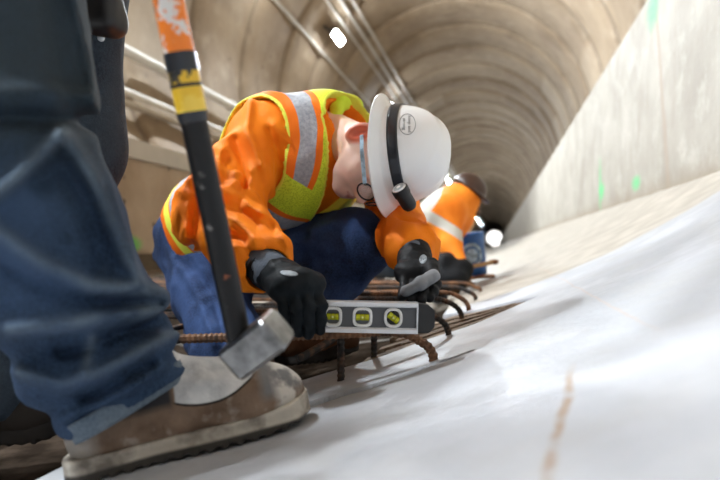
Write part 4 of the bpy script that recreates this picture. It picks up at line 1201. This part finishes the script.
# upper body above the frame, arms down to the hammer
Bt = pelB + np.array([0, 0, .50]); Bsh1 = Bt + RGT * .2; Bsh2 = Bt - RGT * .2; Bh = Bt + np.array([0, 0, .24]) + FWD * .0
nh = nrm(V(-.1, .1, 1) - hd * (V(-.1, .1, 1) @ hd)); sh_ = np.cross(hd, nh)
def hpm(m): return Ha + hd * m
wB = hpm(-.015) + nh * .055; el1 = Bsh1 + (wB - Bsh1) * .5 + RGT * .10 - UPV * .05
handL = Bsh2 - RGT * .08 - UPV * .52 - FWD * .12
armB1 = chain([Bsh1, el1, wB], [.075, .062, .044]); armB2 = chain([Bsh2, Bsh2 - RGT * .1 - UPV * .28, handL], [.075, .062, .044])
waist = pelB + np.array([0, 0, .06])
headB = un([ell(Bh + np.array([0, 0, .07]), [RGT, UPV, FWD], [.078, .118, .095]), cap(Bt + np.array([0, 0, .04]), Bh, .055, .055), ell((pelB + Bt) / 2, [RGT, UPV, FWD], [.15, .28, .10]), cap(Bh + FWD * .10 + UPV * .07, Bh + FWD * .115 + UPV * .045, .010, .014)], .03)
sdf_part('body', headB, [pelB, Bt, Bh], .22, .009, M_skin, B_root)
def jackB(p):
    r = un([ell((waist + Bt) / 2, [RGT, UPV, FWD], [.21, .36, .155]), cap(Bsh1, Bsh2, .08, .08)], .05)(p)
    r = np.maximum(r, (pelB[2] + .02) - p[:, 2])
    r = smin(smin(r, armB1(p), .05), armB2(p), .05) + folds(p, V(.2, 1, 0), 8, .4, 6.1) * -.018
    return np.maximum(r, -cap(Bt + np.array([0, 0, .10]), Bt + np.array([0, 0, .3]), .065, .09)(p))
sdf_part('jacket', jackB, [pelB, Bt, Bsh1, Bsh2, el1, wB, handL], .22, .011, M_orange, B_root)
def hatB(p):
    c = Bh + np.array([0, 0, .10]); q = p - c
    r = np.maximum(ell(c, [RGT, FWD, UPV], [.11, .125, .13])(p), -q[:, 2])
    return smin(r, ell(c, [RGT, FWD, UPV], [.135, .155, .010])(p), .01)
sdf_part('hard_hat', hatB, [Bh], .28, .009, M_hat, B_root)
kB = [hpm(.02 + .023 * i) + nh * .034 + sh_ * .010 for i in range(4)]
mB_ = [hpm(.02 + .023 * i) + sh_ * .031 - nh * .004 for i in range(4)]
tB = [hpm(.02 + .023 * i) - nh * .029 + sh_ * .006 for i in range(4)]
glove('glove', wB, kB, mB_, tB, [hpm(.0) + nh * .03 - sh_ * .02, hpm(.02) - sh_ * .032, hpm(.045) - sh_ * .024 - nh * .02], B_root, M_gloveblack, h=.0035)
kL = [handL + np.array([0, 0, -.075]) + FWD * (.03 - .02 * i) for i in range(4)]
glove('glove', handL, kL, [k + np.array([.012, 0, -.035]) for k in kL], [k + np.array([.03, 0, -.06]) for k in kL], [handL + FWD * .03 + np.array([0, 0, -.03]), handL + FWD * .05 + np.array([.01, 0, -.06]), handL + FWD * .05 + np.array([.02, 0, -.085])], B_root, M_gloveblack, h=.0035)
# dark pouch hanging at the rear hip
sdf_part('tool_pouch', lambda p: boxf(P(100, -35, .92), [RGT, UPV, FWD], [.034, .115, .03], .02)(p) + (vn(p, 18) - .5) * .02, [P(100, -35, .92)], .15, .006, M_black, B_root)
mb = MB(); rv = on_surface(jeansR, P(101, 38, .80), nrm(P(101, 38, 1) - CAM), 0.001); rd = nrm(CAM - rv); mb.tube([rv, rv + rd * .003, rv + rd * .004], [.006, .006, .003], 14); mb.build('rivet', M_alu, B_root, auto=True)

# ------------------------------------------------------------------ worker at the back
D3 = 3.05
def Q(u, v, d=0.0): return P(u, v, D3 + d)
hip3 = Q(415, 250, .0); nk3 = Q(463, 196, -.12); sR3 = Q(446, 212, -.25); sL3 = Q(462, 204, .10)
C_root = empty('person', (Q(440, 290)[0], Q(440, 290)[1], slabz(Q(440, 290)[0])), 'person in the back in an orange jacket with a crossed reflective stripe, bending over', 'person')
T3, L3, N3 = ortho(nk3 - hip3, sL3 - sR3)
hd3 = Q(465, 195, -.12)
el3 = Q(450, 245, -.32); w3 = Q(462, 268, -.42)
knee3 = Q(440, 262, -.15); an3 = Q(438, 292, .0); kneeb = Q(392, 262, .15); anb = Q(376, 268, .3)
b3 = un([ell(hip3 + (nk3 - hip3) * .5, [T3, L3, N3], [.26, .17, .14]), cap(sR3, sL3, .075, .075), chain([sR3, el3, w3], [.07, .055, .035]), cap(nk3, hd3, .055, .055)], .06)
U3 = V(.55, .80, 0); F3 = V(.75, -.55, -.2); U3, F3, W3 = ortho(U3, F3)
hs3 = un([ell(hd3, [U3, F3, W3], [.105, .085, .075]), ell(hd3 - U3 * .07 + F3 * .045, [U3, F3, W3], [.05, .05, .045]), cap(hd3 + F3 * .095 - U3 * .02, hd3 + F3 * .11 - U3 * .045, .010, .014)], .03)
lg3 = [chain([hip3, knee3, an3], [.10, .075, .05]), chain([hip3 + L3 * .1, kneeb, anb], [.10, .075, .05])]
sdf_part('body', lambda p: smin(smin(smin(un([ell(hip3 + (nk3 - hip3) * .5, [T3, L3, N3], [.22, .14, .11]), cap(nk3, hd3, .05, .05)], .05)(p), hs3(p), .02), lg3[0](p) + .02, .03), lg3[1](p) + .02, .03), [hip3, nk3, hd3, knee3, kneeb, an3, anb], .15, .010, M_darkskin, C_root)
def jk3(p):
    r = b3(p) + folds(p, T3, 7, .4) * -.02
    r = np.maximum(r, -((p - hip3) @ T3 + .12)); return r
def stripes_mat():
    t = NT('orange_with_stripes'); la = t.attr('la'); al = t.attr('al'); nn = t.attr('nn')
    c = t.mix(t.step(t.noise(5, 4), .35, .65), (.86, .20, .015), (.96, .30, .03))
    a = t.math('ABSOLUTE', t.math('ADD', al, t.math('MULTIPLY', la, .12)))
    b = t.math('ABSOLUTE', t.math('SUBTRACT', la, t.math('MULTIPLY', al, .12)))
    m = t.math('LESS_THAN', t.math('MINIMUM', a, b), .024)
    c = t.mix(m, c, (.58, .56, .50))
    t.bump(t.noise(20, 5), .5, .006); return t.fin(c, .65)
mid3 = Q(423, 213, -.25)
# lateral coordinate on the back as seen from behind-right
Lc3 = nrm(np.cross(T3, FWD))
sdf_part('jacket', jk3, [hip3 - T3 * .1, nk3, sR3, sL3, el3, w3], .18, .009, stripes_mat(), C_root,
         {'la': lambda p: (p - mid3) @ Lc3, 'al': lambda p: (p - mid3) @ nrm(np.cross(FWD, Lc3)), 'nn': lambda p: (p - mid3) @ N3})
sdf_part('trousers', lambda p: smin(lg3[0](p), lg3[1](p), .04) - .012 + (vn(p, 12) - .5) * .02, [hip3, knee3, an3, kneeb, anb], .15, .010, M_jeansdark, C_root)
gk3 = lambda p: un([cap(w3, Q(458, 277, -.45), .045, .05), cap(w3, Q(448, 280, -.45), .04, .045), cap(Q(445, 264, -.4), Q(438, 282, -.42), .06, .06)], .03)(p) + (vn(p, 20) - .5) * .02
sdf_part('glove', gk3, [w3, Q(445, 275, -.45)], .12, .008, M_gloveblack, C_root)
def hat3(p):
    r = ell(hd3 + U3 * .03, [U3, F3, W3], [.092, .098, .086])(p); t = (p - hd3 - U3 * .03) @ U3
    r = np.maximum(r, -t)
    br = ell(hd3 + U3 * .03 + F3 * .03, [U3, F3, W3], [.010, .105, .09])(p)
    return smin(r, br, .01)
sdf_part('hard_hat', hat3, [hd3], .22, .008, M_hatbrown, C_root)
M_boot3 = simple('tan_boot', (.22, .13, .07), .7, var=.25)
for aa, tt in ((an3, V(1, 0, 0)), (anb, V(-.5, -.3, -.5))):
    base_ = aa.copy(); base_[2] = slabz(aa[0]) + .045; fw_ = tt * [1, 1, 0]; fw_ = nrm(fw_)
    sdf_part('boot', lambda p: np.maximum(un([ell(base_ + fw_ * .08, [fw_, np.cross(fw_, (0, 0, 1)), (0, 0, 1)], [.13, .05, .05]), cap(base_, base_ + np.array([0, 0, .09]), .05, .055)], .04)(p), -(p[:, 2] - base_[2] + .045)), [base_], .25, .008, M_boot3, C_root)
# blue bucket bag with pale emblem
bc = P(468, 255, 3.30); M_blue = simple('blue_plastic', (.01, .10, .36), .4, var=.1)
buc = empty('bucket', bc - np.array([0, 0, .12]), 'blue plastic bucket with a pale round emblem beside the man in the back', 'bucket')
mb = MB(); up_b = V(-.16, .98, 0); n = 28
ax_b = ortho(up_b, RGT); 
def bp(a, s):
    r = .108 + .022 * s; return bc + up_b * (-.12 + .24 * s) + (ax_b[1] * math.cos(a) * .85 + ax_b[2] * math.sin(a)) * r
mb.grid(lambda i, j: bp(i * 2 * PI, j), n, 8, closeu=True); mb.add([bp(i / n * 2 * PI, 0) for i in range(n)], [tuple(range(n))])
o = mb.build('bucket_shell', M_blue, buc, smooth=True); s = o.modifiers.new('s', 'SOLIDIFY'); s.thickness = .003
mb = MB(); mb.tube([bp(a, 1.0) for a in np.linspace(0, 2 * PI, 30)], .005, 8); mb.build('rim', M_blue, buc, smooth=True)
mb = MB(); vw = math.atan2(ax_b[2] @ -FWD, ax_b[1] @ -FWD); vs = []
def bpo(a, s):
    q = bp(a, s); c = bc + up_b * (-.12 + .24 * s); return q + nrm(q - c) * .004
R_ = 14
for i in range(R_ + 1):
    for k in range(24):
        rr = i / R_; a = 2 * PI * k / 24; vs.append(bpo(vw + rr * .62 * math.cos(a), .50 + rr * .30 * math.sin(a)))
fs = [(i * 24 + k, i * 24 + (k + 1) % 24, (i + 1) * 24 + (k + 1) % 24, (i + 1) * 24 + k) for i in range(R_) if i not in (8, 9) for k in range(24)]
mb.add(vs, fs); mb.build('emblem', simple('pale_blue_print', (.45, .62, .80), .5, var=.35, sc=40), buc, smooth=True)
# wooden handled tool held by the back worker
ta = P(447, 272, 2.62); tb = P(494, 262, 2.95)
tool = empty('hand_tool', (ta + tb) / 2, 'hand tool with a long wooden handle held out by the man in the back', 'tool')
mb = MB(); mb.tube([ta, (ta + tb) / 2, tb], .011, 12); mb.build('handle', M_handlewood, tool, smooth=True)
mb = MB(); hx = nrm(tb - ta); mb.box(tb, [nrm(np.cross(hx, (0, 0, 1))), (0, 0, 1), hx], [.018, .012, .02], bev=.004); mb.build('tool_head', M_barorange, tool)
# pole leaning behind him
pa = P(448, 268, 3.55); pb = P(474, 222, 3.9)
mb = MB(); mb.tube([pa, (pa + pb) / 2, pb], .014, 12); o = mb.build('wooden_pole', M_handlewood, smooth=True); tag(o, 'thin wooden pole leaning upright behind the blue bucket', 'pole')

# ------------------------------------------------------------------ light: overcast white daylight at the open far tunnel end
w = bpy.data.worlds.new('world'); SC.world = w; w.use_nodes = True
w.node_tree.nodes['Background'].inputs[0].default_value = (1.0, .98, .95, 1); w.node_tree.nodes['Background'].inputs[1].default_value = 2.5
SC.view_settings.view_transform = 'Standard'; SC.view_settings.look = 'None'; SC.view_settings.gamma = 1; SC.view_settings.use_curve_mapping = False
SC.view_settings.exposure = 0.05
SC.cycles.use_denoising = True
SC.cycles.max_bounces = 8; SC.cycles.diffuse_bounces = 5; SC.cycles.sample_clamp_indirect = 8
